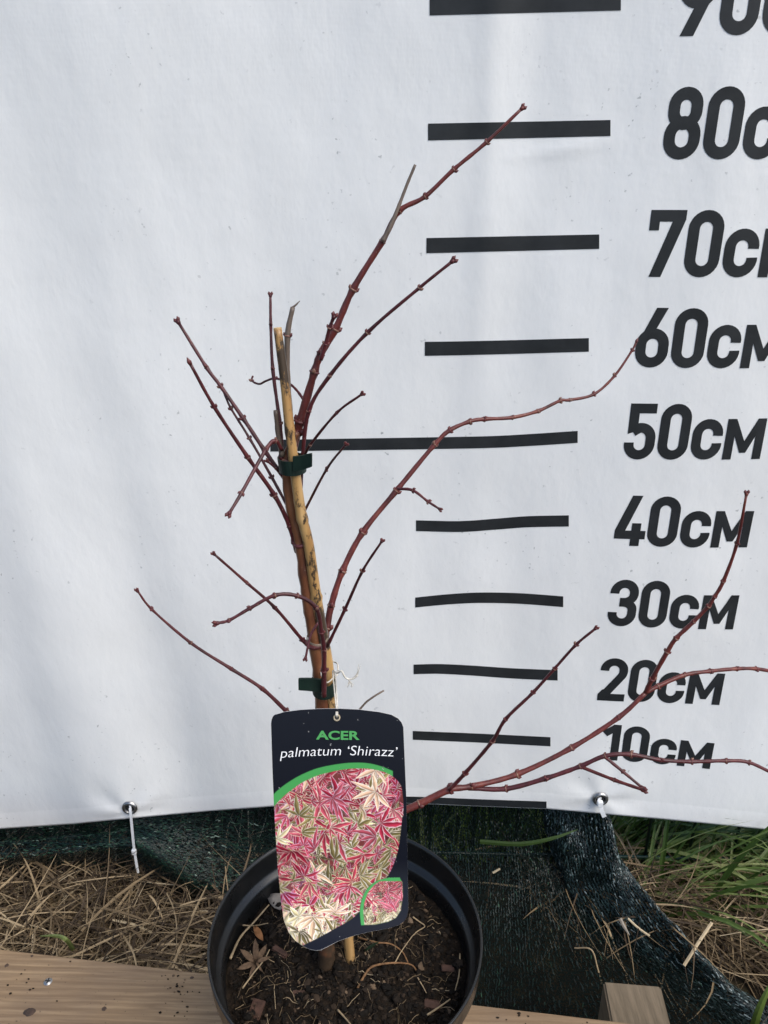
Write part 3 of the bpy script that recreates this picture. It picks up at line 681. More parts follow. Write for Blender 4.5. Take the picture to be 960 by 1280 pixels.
twig('dry_stalk', [(493, 1205), (500, 1192), (508, 1180), (515, 1170)], .0005, STRAW, 'fine straw crossing above the kinked root', 'stalk', T, .004)
def leafmesh(cpx, lobes, L, mat, name, label, cat, tilt, up=.004, wid=.2):
    c = onsoil(*cpx, up); mb = MB(); Mx = tilt.to_3x3()
    for an, ln in lobes:
        d = Vector((math.cos(R(an)), math.sin(R(an)), 0)); s = Vector((-d.y, d.x, 0)); vs = []
        for i in range(6):
            t = i/5; wd = L*ln*wid*math.sin(math.pi*(t*.86+.10))*(1 if i < 5 else .12)
            z = .003*math.sin(t*2.5+an)+(.006*math.sin(an*7))*t*t
            for q in (-1, 0, 1): vs.append(c+Mx @ (d*L*ln*t+s*wd*q+Vector((0, 0, z+abs(q)*.0012))))
        mb.add(vs, [f for i in range(5) for f in ((3*i, 3*i+1, 3*i+4, 3*i+3), (3*i+1, 3*i+2, 3*i+5, 3*i+4))])
    o = mb.build(name, mat, smooth=True); m = o.modifiers.new('thickness', 'SOLIDIFY'); m.thickness = .0004; return tag(o, label, cat, 'dead leaves on the soil')
leafmesh((320, 1203), [(20, .7), (60, .95), (100, 1), (150, 1), (200, .95), (250, .75), (310, .5)], .016, LEAFDRY, 'dead_leaf', 'curled brown dead maple leaf on the left of the soil', 'leaf', Matrix.Rotation(R(34), 4, 'X') @ Matrix.Rotation(R(12), 4, 'Y'), .006, .15)
leafmesh((318, 1158), [(-50, 1)], .015, LEAFORANGE, 'dead_leaf', 'small orange dead leaf near the left pot wall', 'leaf', Matrix.Rotation(R(30), 4, 'X'), .006, .19)
leafmesh((336, 1121), [(-25, 1)], .026, PALE, 'dead_leaf', 'pale grey dead leaf tucked behind the plant tag', 'leaf', Matrix.Rotation(R(25), 4, 'X'), .004, .25)
leafmesh((455, 1187), [(12, 1)], .012, GRASS, 'fallen_leaf', 'thin yellow green leaf right of the trunk foot', 'leaf', Matrix.Rotation(R(10), 4, 'X'), .004, .12)
def chip(px, py, sx, sy, sz, rot, label):
    c = onsoil(px, py, sz*.5); mb = MB(); bm = bmesh.new()
    random.seed(px); Mx = Matrix.Translation(c) @ Matrix.Rotation(R(rot), 4, 'Z') @ Matrix.Rotation(R(18), 4, 'X')
    box(mb, (-sx, -sy, -sz), (sx, sy, sz), M=Mx, bev=min(sx, sy, sz)*.35)
    mb.v = [tuple(Vector(p)+Vector((random.uniform(-1, 1), random.uniform(-1, 1), random.uniform(-1, 1)))*.0007) for p in mb.v]
    tag(mb.build('bark_chip', CHIP), label, 'bark chip', 'bark chips on the soil')
chip(321, 1262, .005, .0065, .0018, -15, 'brown bark chip at the front left pot wall')
chip(374, 1243, .0045, .0022, .0012, 5, 'small brown bark chip left of the soil centre')
chip(540, 1256, .006, .003, .0015, -8, 'dark bark chip at the front right of the soil')
chip(350, 1190, .007, .0022, .0015, -30, 'long brown bark chip below the tag corner')
chip(560, 1211, .005, .002, .001, -5, 'flat chip by the right pot wall')

# ------------------------------------------------------------------ bamboo cane
TY = -.372
CY = TY-.003
cane_px = [(438, 1205, 13, CY), (430, 1100, 13, CY), (421, 950, 13.5, CY-.001), (413, 868, 13.5, CY-.001), (409.5, 830, 14, CY-.002), (401, 780, 13.5, CY-.003), (393.5, 735, 13.5, CY-.004), (385.5, 680, 13.5, CY-.005), (376, 640, 13.5, CY-.007), (369, 590, 13, CY-.007), (362.5, 540, 12.5, CY-.006), (356, 480, 11.5, CY-.005), (347, 411, 10.5, CY-.004)]
cp = [atY(x, y, Y) for x, y, w_, Y in cane_px]
cane = empty('bamboo_cane', cp[0], label='tan bamboo cane with black blotches staking the little tree', cat='cane')
pts = catmull([(*p, w_/2/pxm(p)) for p, (x, y, w_, Y) in zip(cp, cane_px)], 8)
rad = []
nodes_y = [537, 648, 748, 868]
for q in pts:
    v = Vector(q[:3])-CAM; py = 640-F*v.dot(UP)/v.dot(FW); k = 1.0
    for ny in nodes_y: k += .26*gauss(py-ny, 3.0)-.05*gauss(py-ny-6, 3)
    rad.append(q[3]*k)
mb = MB(); tube(mb, [q[:3] for q in pts], rad, 14); mb.build('stem', BAMBOO, cane, smooth=False)
for p in bpy.data.meshes[cane.children[0].data.name].polygons: p.use_smooth = len(p.vertices) == 4
d = (cp[-1]-cp[-2]).normalized(); mb = MB(); tube(mb, [cp[-1]-d*.001, cp[-1]+d*.0006], rad[-1]*.97, 14); mb.build('cut_end', CUT, cane)

# ------------------------------------------------------------------ maple sapling
maple_base = atY(408, 1200, TY)
maple = empty('maple_sapling', maple_base, label='bare young maple tree with dark red twigs in a black pot', cat='tree')
def shoot(name, pl, w0, w1, mat, Y0=TY, Y1=None, nodes=True, tip='bud', label=None, wlist=None, sub=6, every=1, nodek=1.0):
    """pl: pixel polyline from base to tip, w: width in px, Y0..Y1 depth of base and tip"""
    Y1 = Y0 if Y1 is None else Y1
    L = np.cumsum([0]+[math.hypot(b[0]-a[0], b[1]-a[1]) for a, b in zip(pl, pl[1:])]); L = L/L[-1]
    ctrl = []
    for i, (p, t) in enumerate(zip(pl, L)):
        Y = Y0+(Y1-Y0)*t; P = atY(p[0], p[1], Y); wd = wlist[i] if wlist else w0+(w1-w0)*t
        ctrl.append((*P, wd/2/pxm(P)))
    pts = catmull(ctrl, sub); n = len(pts); rad = [float(q[3])*(1.12 if not wlist else 1.0) for q in pts]; rnd = random.Random(int(pl[0][0]*7+pl[-1][1]))
    mb = MB(); P3 = [Vector(q[:3]) for q in pts]
    rad = [r*(1+.05*math.sin(i*1.7+pl[0][0])+rnd.uniform(-.05, .05)) for i, r in enumerate(rad)]
    if nodes:
        for c in range(1, len(pl)-1):
            if c % every: continue
            i = c*sub; r = rad[i]; t = (P3[i+1]-P3[i-1]).normalized()
            rad[i] *= 1+.22*nodek
            # pale ring scar
            tube(mb, [P3[i]-t*r*.35, P3[i], P3[i]+t*r*.35], [r*1.2, r*1.48, r*1.16], 10, 1 if rnd.random() < .6 else 2)
            sd_ = t.cross(Vector((0, -1, 0)));
            if sd_.length < .1: sd_ = Vector((1, 0, 0))
            sd_.normalize(); fr = sd_.cross(t)
            an = rnd.uniform(-.6, .6)+(math.pi/2 if rnd.random() < .3 else 0)
            for s in (-1, 1):
                o = (sd_*math.cos(an)+fr*math.sin(an))*s; rr_ = max(r*.62, .00075)*rnd.uniform(.8, 1.25)
                b0 = P3[i]+o*r*.8; b1 = b0+(t*.8+o*.55)*rr_*2.4
                tube(mb, [b0, b0*.55+b1*.45+o*rr_*.25, b1], [rr_*1.05, rr_*.95, rr_*.15], 7, 2 if rnd.random() < .8 else 1)
    tube(mb, P3, rad, 12 if w0 > 8 else 9, 0)
    t = (P3[-1]-P3[-2]).normalized(); r = max(rad[-1], .0007); e = P3[-1]
    sd_ = t.cross(Vector((0, -1, 0)));
    if sd_.length < .1: sd_ = Vector((1, 0, 0))
    sd_.normalize()
    if tip == 'bud':
        tube(mb, [e-t*r*1.2, e, e+t*r*1.6], [r*1.05, r*1.5, r*1.3], 9, 0)
        for s in (-1, 1):
            b0 = e+t*r*.8+sd_*s*r*.5; b1 = b0+(t*1.0+sd_*s*.28).normalized()*r*3.0
            tube(mb, [b0, b0*.5+b1*.5+sd_*s*r*.3, b1], [r*1.1, r*1.2, r*.15], 8, 2)
    elif tip == 'point':
        tube(mb, [e-t*r*.5, e+t*r*1.5, e+t*r*4.5], [r*1.1, r*1.5, r*.15], 8, 2)
    return mb.build(name, [mat, SCAR, BUD], maple, smooth=True, label=label)

shoot('trunk', [(408, 1206), (408, 1180), (408, 1120), (406, 1000), (403, 885), (400.5, 850), (394.5, 805), (388, 765), (382, 725), (375.5, 680), (365, 640), (359, 600), (359, 575), (365, 555), (371, 540)], 0, 0, BARK_TRUNK, TY-.006, TY-.004, True, None, wlist=[23, 21, 20, 19, 18, 17.5, 17, 16.5, 16.5, 14.5, 13.5, 12.5, 12.5, 12, 10.5], every=3, nodek=.3)
TB = TY-.002
shoot('branch', [(366, 560), (371, 540), (375, 527), (393, 465), (401, 442), (419, 412), (441, 362), (478, 302), (499, 264), (531, 246), (567, 212), (608, 178), (652, 136)], 11, 4, BARK_MID, TB, TB+.01, wlist=[12, 11.5, 11, 9.5, 9, 8.5, 8, 7, 6.5, 5.5, 5, 4.6, 3.8], label='tall leading branch rising to the top right')
shoot('branch', [(478, 302), (488, 283), (499, 256), (509, 230), (519, 206)], 5, 3, BARK_DEAD, TB, TB+.006, False, None, label='dead grey stub')
shoot('branch', [(401, 450), (407, 430), (412, 410), (417, 397)], 5, 4, BARK_RED, TB-.005, TB-.008, tip='bud')
shoot('branch', [(375, 622), (378, 575), (386, 514), (412, 470), (459, 416), (524, 360), (565, 327)], 5, 3.6, BARK_RED, TB-.001, TB-.02)
shoot('branch', [(377, 577), (388, 556), (421, 516), (452, 493)], 3.4, 2.8, BARK_RED, TB-.006, TB-.04)
shoot('branch', [(379, 642), (408, 587), (432, 556)], 3.2, 2.6, BARK_RED, TB-.001, TB-.05)
shoot('branch', [(356, 595), (353, 565), (350, 530), (341, 461), (338.5, 406), (338, 370)], 5, 3, BARK_RED, TB, TB+.02)
shoot('branch', [(364, 560), (363, 520), (360, 480), (359.5, 420), (366, 384)], 0, 0, BARK_DEAD, TB+.001, TB+.008, tip=None, wlist=[8, 7.5, 7, 7, 6], every=3, label='dead grey stub beside the cane')
shoot('branch', [(365, 385), (370, 381), (375, 376)], 3, .8, BARK_DEAD, TB+.008, TB+.008, False, None)
shoot('branch', [(379, 499), (371, 488), (362, 480), (345, 473), (333, 476), (324, 480), (315, 476), (316, 470)], 3.2, 2.2, BARK_RED, TB, TB+.03, every=3, tip=None)
shoot('branch', [(353, 570), (348, 545), (344.5, 513)], 6.5, 5, BARK_DEAD, TB-.004, TB-.004, False, None, label='short cut stub')
shoot('branch', [(357, 600), (330, 562), (304, 523), (276, 483), (258, 459), (223, 403)], 5, 3.6, BARK_RED, TB, TB+.03)
shoot('branch', [(371, 690), (362, 658), (343, 619), (310, 572), (268, 509), (238, 455)], 5.5, 3.6, BARK_RED, TB, TB-.03, tip='point')
shoot('branch', [(359, 632), (340, 597), (312, 548), (289, 511), (280, 491)], 3.6, 2.4, BARK_RED, TB-.002, TB+.018, tip=None)
shoot('branch', [(352, 562), (344, 551), (333, 561), (302, 616), (287, 641)], 4.6, 3.6, BARK_RED, TB-.006, TB-.045)
shoot('branch', [(355, 597), (345, 586), (335, 577)], 2.8, 2.2, BARK_RED, TB-.002, TB-.006)
shoot('branch', [(390, 812), (378, 800), (344, 760), (309, 729), (268, 693)], 4.2, 2.8, BARK_RED, TB-.001, TB-.03)
CF = TB-.016
shoot('branch', [(405, 870), (405, 838), (405, 812), (402, 790), (395, 760), (372, 745), (344, 744), (313, 760), (287, 775), (272, 779)], 6, 3.4, BARK_RED, CF, CF-.035, label='arching red twig in front of the trunk')
shoot('branch', [(398, 778), (388, 795), (382, 822)], 3, 2.6, BARK_RED, CF-.004, CF-.015, False)
shoot('branch', [(405, 985), (380, 907), (358, 889), (328, 861), (289, 836), (239, 804), (190, 762), (172, 739)], 5.5, 2.4, BARK_RED, TB, TB-.02)
shoot('branch', [(405, 812), (409, 785), (414, 757), (428, 714), (453, 666), (495, 614), (543, 556), (562, 538), (587, 527), (605, 524), (640, 522), (672, 514), (700, 501), (712, 500), (742, 493), (768, 470), (790, 438), (795, 428)], 7.8, 2.4, BARK_MID, TB+.006, TB+.10, label='long branch arching out to the right', tip='point')
shoot('branch', [(497, 611), (516, 613), (535, 627), (549, 636)], 3.6, 2.6, BARK_RED, TB+.035, TB+.02)
shoot('branch', [(409, 808), (431, 762), (453, 714), (477, 677)], 4, 2.8, BARK_RED, CF+.004, CF-.02)
shoot('branch', [(420, 925), (452, 884), (464, 873), (480, 863)], 3.2, 2, BARK_DEAD, TB+.004, TB+.02, False, None, label='short dead grey twig above the tag')
# low branch system to the right
shoot('branch', [(408, 1110), (450, 1048), (480, 1025), (524, 1005), (562, 987), (589, 983), (646, 968), (714, 935), (773, 897), (807, 866)], 9.5, 5.5, BARK_MID, TY, TY+.06, label='lowest branch sweeping right across the net', tip=None, wlist=[11, 10, 9.5, 9, 8.2, 7, 6.4, 6, 5.8, 5.6])
shoot('branch', [(562, 987), (581, 967), (615, 927), (632, 899), (666, 866), (693, 836), (720, 806), (744, 786)], 4.6, 3, BARK_RED, TY+.022, TY-.0)
shoot('branch', [(807, 866), (815, 849), (834, 815), (845, 798), (867, 777), (885, 758), (893, 746), (904, 727), (921, 680), (933, 618)], 5.6, 3, BARK_MID, TY+.06, TY+.05)
shoot('branch', [(807, 866), (822, 858), (855, 844), (888, 839), (921, 836), (945, 836), (975, 840), (1010, 838)], 5, 3.6, BARK_MID, TY+.06, TY+.10)
shoot('branch', [(585, 985), (632, 986), (682, 973), (725, 958), (756, 945), (788, 943), (826, 950), (864, 952), (907, 951), (936, 953), (970, 968), (1000, 975)], 5.6, 3.6, BARK_RED, TY+.03, TY+.03)
shoot('branch', [(725, 958), (768, 975), (803, 987)], 4, 3.6, BARK_MID, TY+.03, TY-.0)
shoot('branch', [(756, 946), (778, 964), (802, 984)], 4, 3, BARK_RED, TY+.03, TY+.015)

# ------------------------------------------------------------------ ties
def tape(pyc, hpx, cx, rx_px, tail, label):
    """green tape wrapped round cane and trunk, with the stapled tail sticking out to one side"""
    c = atY(cx, pyc, TY-.006); k = pxm(c); e = empty('plant_tie', c, label=label, cat='plant tie', group='green ties holding the tree to its cane')
    hh = hpx/2/k; mb = MB(); n = 28; vs = []; lean = Vector((-.075, 0, 1))
    for off in (0, .0007):
        for zz in (-hh, hh):
            for i in range(n):
                a = 2*math.pi*i/n; vs.append(c+Vector(((rx_px/k+off)*math.cos(a), (.0088+off)*math.sin(a), 0))+Vector((-.09*zz, 0, zz)))
    fs = []
    for i in range(n):
        j = (i+1) % n; fs += [(i, j, n+j, n+i), (2*n+i, 3*n+i, 3*n+j, 2*n+j), (n+i, n+j, 3*n+j, 3*n+i), (i, 2*n+i, 2*n+j, j)]
    mb.add(vs, fs); mb.build('band', TIE, e, smooth=False)
    pts = [atY(x, y, Y) for x, y, Y in tail]; mb = MB(); vs = []
    m = catmull([tuple(p) for p in pts], 5)
    for i, p in enumerate(m):
        z = hh*(1.05 if i < len(m)-1 else 1.0)
        for th in (-.0009, .0009): vs += [Vector(p)+Vector((0, th, -z+.0004*i*.3)), Vector(p)+Vector((.0002, th, z))]
    n = len(m); fs = [(0, 1, 3, 2), (4*n-4, 4*n-2, 4*n-1, 4*n-3)]
    for i in range(n-1):
        b = 4*i; fs += [(b, b+4, b+5, b+1), (b+2, b+3, b+7, b+6), (b+1, b+5, b+7, b+3), (b, b+2, b+6, b+4)]
    mb.add(vs, fs); mb.build('tail', TIE, e)
tape(580, 18.5, 365, 15.5, [(366, 580, TY-.0155), (378, 578.5, TY-.017), (390, 576, TY-.020)], 'green plastic tie at the tree top, tail pointing right')
tape(857, 17.5, 405, 14, [(402, 857, TY-.0155), (387, 856, TY-.018), (373, 856, TY-.019)], 'green plastic tie just above the tag, tail pointing left')
# thin wire ring
c = atY(397, 796, TY-.005); mb = MB(); k = pxm(c)
for q in range(2):
    tube(mb, [c+Vector((13/k*math.cos(2*math.pi*i/24), (.0112)*math.sin(2*math.pi*i/24), .0009*q+.0006*math.sin(i*.5))) for i in range(25)], .0003, 6, caps=False)
tag(mb.build('wire_ring', simple('tie_wire', (.14, .11, .08), (.28, .23, .17), 300, .5), smooth=True), 'thin twisted wire ring round trunk and cane', 'wire')

# ------------------------------------------------------------------ plant tag
Ytop, tilt = -.402, .34                                              # hangs in front of the trunk, foot pushed forward by the branches
def tagY(py):
    t = (py-888)/300; return Ytop-.052*t-.016*max(0, t-.62)**2*6
TX = lambda px, py, off=0.0: atY(px, py, tagY(py))+(CAM-atY(px, py, tagY(py))).normalized()*off
def L_(v): return np.interp(v, [886, 905, 960, 1020, 1085, 1130, 1165, 1176, 1184, 1190], [339.5, 338.8, 340.5, 343, 347, 351.5, 357, 361, 367, 374])
def R_(v): return np.interp(v, [886, 905, 1000, 1100, 1140, 1190], [503, 504, 508, 510, 510.5, 511])
def top_(u):                                                         # u 0..1 across
    px = 339+u*165
    y = np.interp(px, [339, 345, 355, 375, 400, 425, 450, 475, 490, 498, 502, 504], [900, 893, 890, 887.3, 886, 885.8, 887, 890, 893.5, 898, 903, 909]); 
    if px < 345: y = 893+(1-math.sqrt(max(0, 1-((345-px)/6)**2)))*11
    return y
def bot_(u):
    px = 347+u*163
    return np.interp(px, [347, 351, 356, 361, 367, 374, 382, 395, 415, 440, 465, 485, 497, 504, 508, 510], [1150, 1166, 1176, 1182, 1186.5, 1188, 1187.5, 1183.5, 1176, 1168.5, 1163.5, 1160, 1156.5, 1152, 1146, 1138])
NU, NV = 300, 500
U = np.linspace(0, 1, NU); V = np.linspace(0, 1, NV)
tp = np.array([top_(u) for u in U]); bt = np.array([bot_(u) for u in U])
PY = tp[:, None]+(bt-tp)[:, None]*V[None, :]
# columns follow the sides of the tag; near the side edge clamp to the outline
PX = L_(PY)*(1-U[:, None])+R_(PY)*U[:, None]
# --- the print, as colours of the sheet: navy card, green arc, photograph of variegated leaves
rng = np.random.default_rng(5)
C = np.empty((NU, NV, 3)); C[:] = (.003, .004, .0095)
def smooth(e0, e1, x): t = np.clip((x-e0)/(e1-e0), 0, 1); return t*t*(3-2*t)
def curve_(pts, X): q = np.array(catmull(pts, 10)); return np.interp(X, q[:, 0], q[:, 1])
gtop = curve_([(334, 1004), (342, 993), (352, 984), (365, 975), (380, 967), (400, 959.5), (430, 954.2), (455, 953.6), (475, 957.5), (494, 965)], PX)
ptop = curve_([(334, 1021), (342, 1009), (352, 998), (365, 987), (380, 977), (400, 968.5), (430, 961.8), (455, 960.6), (475, 963.5), (490, 970), (500, 980), (505, 993)], PX)
pbx = [340, 357, 368, 380, 400, 420, 436, 446, 460, 478, 490, 498, 503]; pby = [1196, 1192, 1186.5, 1181, 1171, 1160, 1151, 1143, 1128, 1105, 1085, 1060, 1020]
pbot = curve_(list(zip(pbx, pby)), PX)
green = smooth(-.6, .6, PY-gtop)*smooth(.5, -.5, PX-491)*(PY < ptop+3)*(PY < 1030)
C = C*(1-green[..., None])+np.array((.055, .30, .075))*green[..., None]
inphoto = smooth(-.5, .5, PY-ptop)*smooth(-.5, .5, pbot-PY)*smooth(-.5, .5, np.interp(PY, [960, 1000, 1040, 1080, 1110], [498, 503, 503.5, 500, 494])-PX+1)
def paint(seed, x0, x1, y0, y1, n, smin, smax, pink, cream):
    """a crowded photograph of cut maple leaves: dark red depth behind, pale-edged leaves in front"""
    rg = np.random.default_rng(seed); I = np.empty((NU, NV, 3)); nz = np.zeros((NU, NV))
    for k in range(70):
        cx, cy, s_ = rg.uniform(x0, x1), rg.uniform(y0, y1), rg.uniform(4, 14); nz += rg.uniform(-1, 1)*np.exp(-((PX-cx)**2+(PY-cy)**2)/s_**2)
    t = np.clip(.5+nz*.45, 0, 1)[..., None]; I[:] = np.array((.05, .010, .012))*(1-t)+np.array((.26, .055, .05))*t
    for k in range(n):
        q = k/n; size = smin+(smax-smin)*(q**1.3)*rg.uniform(.6, 1.15)
        cx, cy = rg.uniform(x0, x1), rg.uniform(y0, y1); yy = (cy-y0)/(y1-y0)
        u0 = int(np.clip((cx-size*1.3-338)/172*NU-3, 0, NU-2)); u1 = int(np.clip((cx+size*1.3-338)/163*NU+6, u0+1, NU))
        v0 = int(np.clip((cy-size*1.3-912)/285*NV-8, 0, NV-2)); v1 = int(np.clip((cy+size*1.3-884)/252*NV+10, v0+1, NV))
        X_ = PX[u0:u1, v0:v1]; Y_ = PY[u0:u1, v0:v1]; sub = I[u0:u1, v0:v1]
        pk = rg.random() < pink(cx, yy); wh = cream(cx, yy)
        if pk: g_ = rg.random(); inner = np.array((.36+.26*g_, .012+.14*g_*g_, .045+.15*g_*g_)); edge_ = np.array((.84, .40+.38*rg.random(), .42+.30*rg.random()))
        else: g_ = rg.random(); inner = np.array((.17+.20*g_, .135+.15*g_, .045+.06*g_)); edge_ = np.array((.82, .70+.08*rg.random(), .52+.14*rg.random()))
        depth = .22+.84*min(1, q*1.2)*rg.uniform(.6, 1.15)
        if rg.random() < wh: inner = np.minimum(1, inner*.5+np.array((.58, .50, .30))); edge_ = np.array((.95, .92, .80))
        a0 = rg.uniform(0, 6.28); nl = rg.integers(4, 8); sq = rg.uniform(.35, 1); rot = rg.uniform(0, 3.14); cr, sr = math.cos(rot), math.sin(rot)
        for j in range(nl):
            an = a0+(j-(nl-1)/2)*rg.uniform(.55, .85); ln = size*(1-.10*abs(j-(nl-1)/2))*rg.uniform(.6, 1.15)
            gx, gy = math.cos(an), math.sin(an)*sq; dx, dy = gx*cr-gy*sr, gx*sr+gy*cr; nr = math.hypot(dx, dy); wd = ln*rg.uniform(.085, .135)*(.6+.4*nr); ln *= nr; dx /= nr; dy /= nr
            A_ = (X_-cx)*dx+(Y_-cy)*dy; B_ = -(X_-cx)*dy+(Y_-cy)*dx; B_ = B_+A_*A_/ln*rg.uniform(-.5, .5)
            tt = A_/ln; m = (tt > 0) & (tt < 1); cl = np.clip(tt, 0, 1)
            ww = wd*np.where(m, np.sin(math.pi*cl**.8)**.9*(1+.05*np.sin(A_*.9+j)), 0)+1e-6; rel = np.abs(B_)/ww
            msk = ((m & (rel < 1)).astype(float)*smooth(1.02, .85, rel))[..., None]
            ed = (smooth(.60, .82, rel+.07*np.sin(A_*.6+j*2)))[..., None]
            shade = np.where(B_ > 0, 1.12, .62)[..., None]*(.55+.6*cl[..., None])
            colr = (inner*shade*(1-ed)+edge_*ed*(.7+.3*cl[..., None]))*depth
            sub[:] = sub*(1-msk)+colr*msk
        # soft shadow pooled under the next leaves
    return np.clip(I, 0, .95)
I1 = paint(3, 336, 508, 955, 1190, 760, 12, 38, lambda x, y: (.92 if y < .25 else .55 if y < .5 else .48)+(.25 if x < 385 and .4 < y < .8 else 0), lambda x, y: .8 if y > .78 and x < 425 else .06)
C = C*(1-inphoto[..., None])+I1*inphoto[..., None]
# small inset photograph with its own green arc
ix = curve_([(1094, 505), (1098, 482), (1101, 472), (1106, 464), (1115, 456.5), (1126, 452), (1140, 450), (1160, 451.8)], PY)
ins = smooth(-.5, .5, PX-ix+.0)*(PY > 1097)*(PY < 1158)
ibot = np.interp(PX, [450, 456, 470, 485, 495, 501, 504], [1156.5, 1156.3, 1155.5, 1152, 1147, 1139, 1118]); irt = np.interp(PY, [1098, 1103, 1120, 1138, 1150], [500, 503, 503.5, 501, 493])
insg = ins*smooth(-.5, .5, ibot-PY)*smooth(-.5, .5, irt-PX)
navy = (PX > 444)*(PY > 1096)*smooth(-.5, .5, PX-ix+.5)*(PX <= 515)
C = C*(1-navy[..., None])+np.array((.003, .004, .0095))*navy[..., None]
C = C*(1-insg[..., None])+np.array((.055, .30, .075))*insg[..., None]
ix2 = ix+4.2; inp = smooth(-.5, .5, PX-ix2)*smooth(-.5, .5, PY-1101.5)*smooth(-.5, .5, ibot-PY)*smooth(-.5, .5, irt-PX)
I2 = paint(8, 450, 506, 1098, 1158, 150, 8, 19, lambda x, y: .8 if y < .65 else .3, lambda x, y: .5 if y > .7 else .1)
C = C*(1-inp[..., None])+I2*inp[..., None]
tagE = empty('plant_tag', TX(421, 897), label='hanging navy plant tag with pink leaf photograph reading ACER', cat='plant tag')
L = wloc(tagE); me = bpy.data.meshes.new('printed_card')
vs = []
for i in range(NU):
    for j in range(NV):
        vs.append(tuple(TX(PX[i, j], PY[i, j])-L))
me.from_pydata(vs, [], [(i*NV+j, i*NV+j+1, (i+1)*NV+j+1, (i+1)*NV+j) for i in range(NU-1) for j in range(NV-1)])
ca = me.color_attributes.new('print', 'FLOAT_COLOR', 'POINT'); ca.data.foreach_set('color', np.concatenate([C.reshape(-1, 3), np.ones((NU*NV, 1))], 1).astype(np.float32).ravel())
me.polygons.foreach_set('use_smooth', [True]*len(me.polygons))
M = Mat('tag_print', .32, .28); a = M.n.new('ShaderNodeVertexColor'); a.layer_name = 'print'
sc_ = M.ramp(M.noise(420, 2, .5), [(.74, g3(0)), (.78, g3(.6))]); M.color(M.mix(sc_, a.outputs[0], (.4, .4, .4)))
EDGE = simple('tag_edge', (.6, .6, .6), (.72, .72, .72), 100, .5)
me.materials.append(M.m); me.materials.append(EDGE)
card = bpy.data.objects.new('printed_card', me); col.objects.link(card); card.parent = tagE
sm = card.modifiers.new('thickness', 'SOLIDIFY'); sm.thickness = .0006; sm.offset = -1 if True else 1; sm.material_offset_rim = 1; sm.material_offset = 1

def lettering(txt, p0, p1, hpx, mat, name, shear=0, offset=0, xs=None, up=(0, -1)):
    """text set in Blender's built-in face, laid on the card between two pixel points of its baseline"""
    cu = bpy.data.curves.new(name, 'FONT'); cu.body = txt; cu.shear = shear; cu.offset = offset; cu.resolution_u = 4
    o = bpy.data.objects.new(name, cu); col.objects.link(o); dg = bpy.context.evaluated_depsgraph_get(); dg.update()
    m = bpy.data.meshes.new_from_object(o.evaluated_get(dg)); bpy.data.objects.remove(o)
    bm = bmesh.new(); bm.from_mesh(m); bmesh.ops.triangulate(bm, faces=bm.faces[:])
    bmesh.ops.subdivide_edges(bm, edges=[e for e in bm.edges if e.calc_length() > .15], cuts=2); bm.verts.index_update()
    X = [v.co.x for v in bm.verts]; x0, x1 = min(X), max(X); mb = MB(); vs = []
    d = (p1[0]-p0[0], p1[1]-p0[1]); Ln = math.hypot(*d)
    for v in bm.verts:
        t = (v.co.x-x0)/(x1-x0); bow = 0
        vs.append(TX(p0[0]+d[0]*t, p0[1]+d[1]*t-v.co.y*hpx+(3.2*(4*(t-.5)**2-1)*-.0 if xs is None else xs*(1-4*(t-.5)**2)), .0005))
    mb.add(vs, [tuple(q.index for q in f.verts) for f in bm.faces]); bm.free()
    return mb.build(name, mat, tagE)
GREENINK = simple('green_ink', (.06, .30, .08), (.07, .33, .09), 100, .3, .5, 0); WHITEINK = simple('white_ink', (.8, .8, .8), (.86, .86, .86), 100, .3, .5, 0)
lettering('ACER', (395, 924), (449.5, 924.5), 15.0, GREENINK, 'title_lettering', 0, .03)
lettering('palmatum \u2018Shirazz\u2019', (350, 947.5), (497, 946), 17.5, WHITEINK, 'name_lettering', .15, -.009, -2.6)
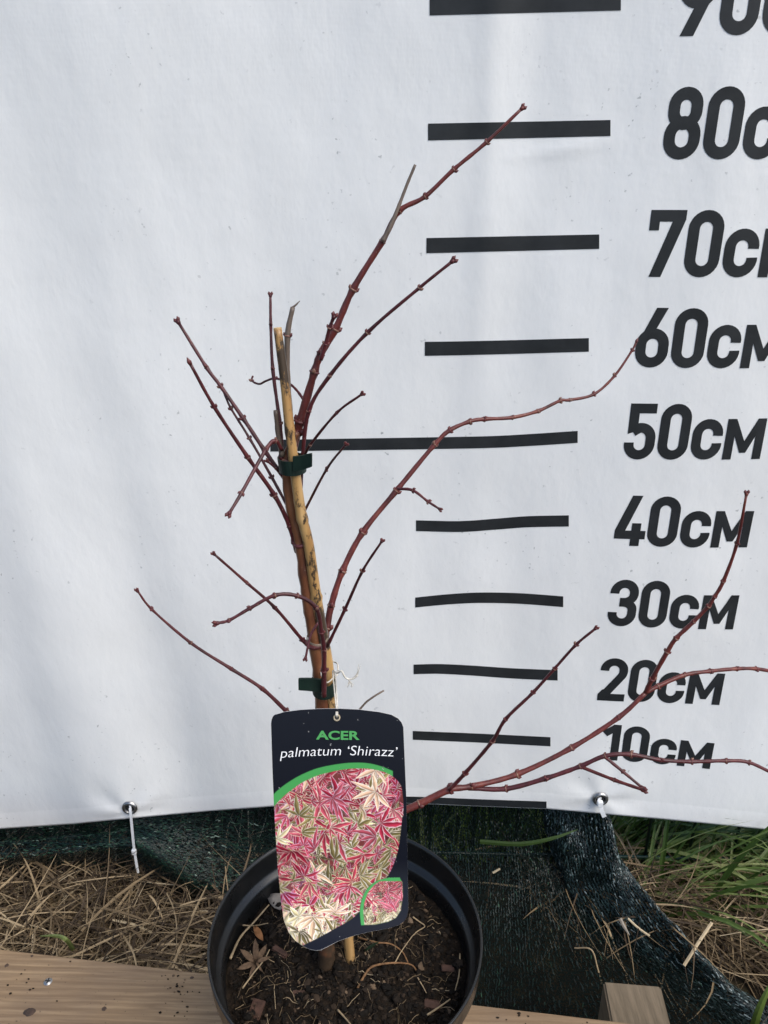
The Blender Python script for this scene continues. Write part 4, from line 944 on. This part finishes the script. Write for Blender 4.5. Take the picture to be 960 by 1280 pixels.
# eyelet and string
P = TX(421, 897, .0006); n = (CAM-P).normalized(); s = n.cross(Vector((0, 0, 1))).normalized(); u = s.cross(n); k = pxm(P)
mb = MB(); seg = 24; prof = [(2.6/k, 0), (2.9/k, .0006), (3.8/k, .0006), (4.5/k, 0)]; vs = []
for r, hgt in prof:
    for q in range(seg): an = 2*math.pi*q/seg; vs.append(P+s*r*math.cos(an)+u*r*math.sin(an)+n*hgt)
mb.add(vs, [(i*seg+q, i*seg+(q+1) % seg, (i+1)*seg+(q+1) % seg, (i+1)*seg+q) for i in range(3) for q in range(seg)])
ey = mb.build('eyelet', simple('brass', (.25, .2, .13), (.45, .38, .27), 200, .4), tagE, smooth=True)
mb = MB(); mb.add([P+n*.0002+s*2.65/k*math.cos(2*math.pi*q/18)+u*2.65/k*math.sin(2*math.pi*q/18) for q in range(18)], [tuple(range(18))]); mb.build('eyelet_hole', HOLE, ey)
mb = MB()
for sgn in (-1, 1):
    pl = [TX(421+sgn*.5, 897, -.001), TX(421+sgn*.8, 893, .002), atY(421+sgn*.8, 884, tagY(886)+.004), atY(419.5+sgn*1.2, 866, TY-.018), atY(418+sgn*1.5, 848, TY-.016), atY(417+sgn, 838, TY-.014)]
    tube(mb, catmull([tuple(q) for q in pl], 6), .0005, 6)
pl = [(417, 838, TY-.015), (422, 841, TY-.018), (427, 839, TY-.02), (431, 846, TY-.02), (436, 849, TY-.02), (442, 848, TY-.02), (447, 844, TY-.02)]
tube(mb, catmull([tuple(atY(*q)) for q in pl], 5), .0006, 6)
for j in range(7):
    pl = [(434, 848, TY-.02), (436+j*.6, 852+j*.3, TY-.02), (433+j*1.6, 857+random.uniform(-2, 3), TY-.02+random.uniform(-.004, .004))]; tube(mb, catmull([tuple(atY(*q)) for q in pl], 4), .00018, 4)
for j in range(5):
    pl = [(440, 848, TY-.02), (446, 845-j*.8, TY-.02), (449+random.uniform(-2, 2), 838-j*2, TY-.02)]; tube(mb, catmull([tuple(atY(*q)) for q in pl], 4), .00015, 4)
c = atY(412, 838, TY-.006)
tube(mb, [c+Vector((10.5/pxm(c)*math.cos(2*math.pi*i/24), .0125*math.sin(2*math.pi*i/24), .001*math.sin(i))) for i in range(25)], .0005, 6, caps=False)
mb.build('string', STRING, tagE, smooth=True)
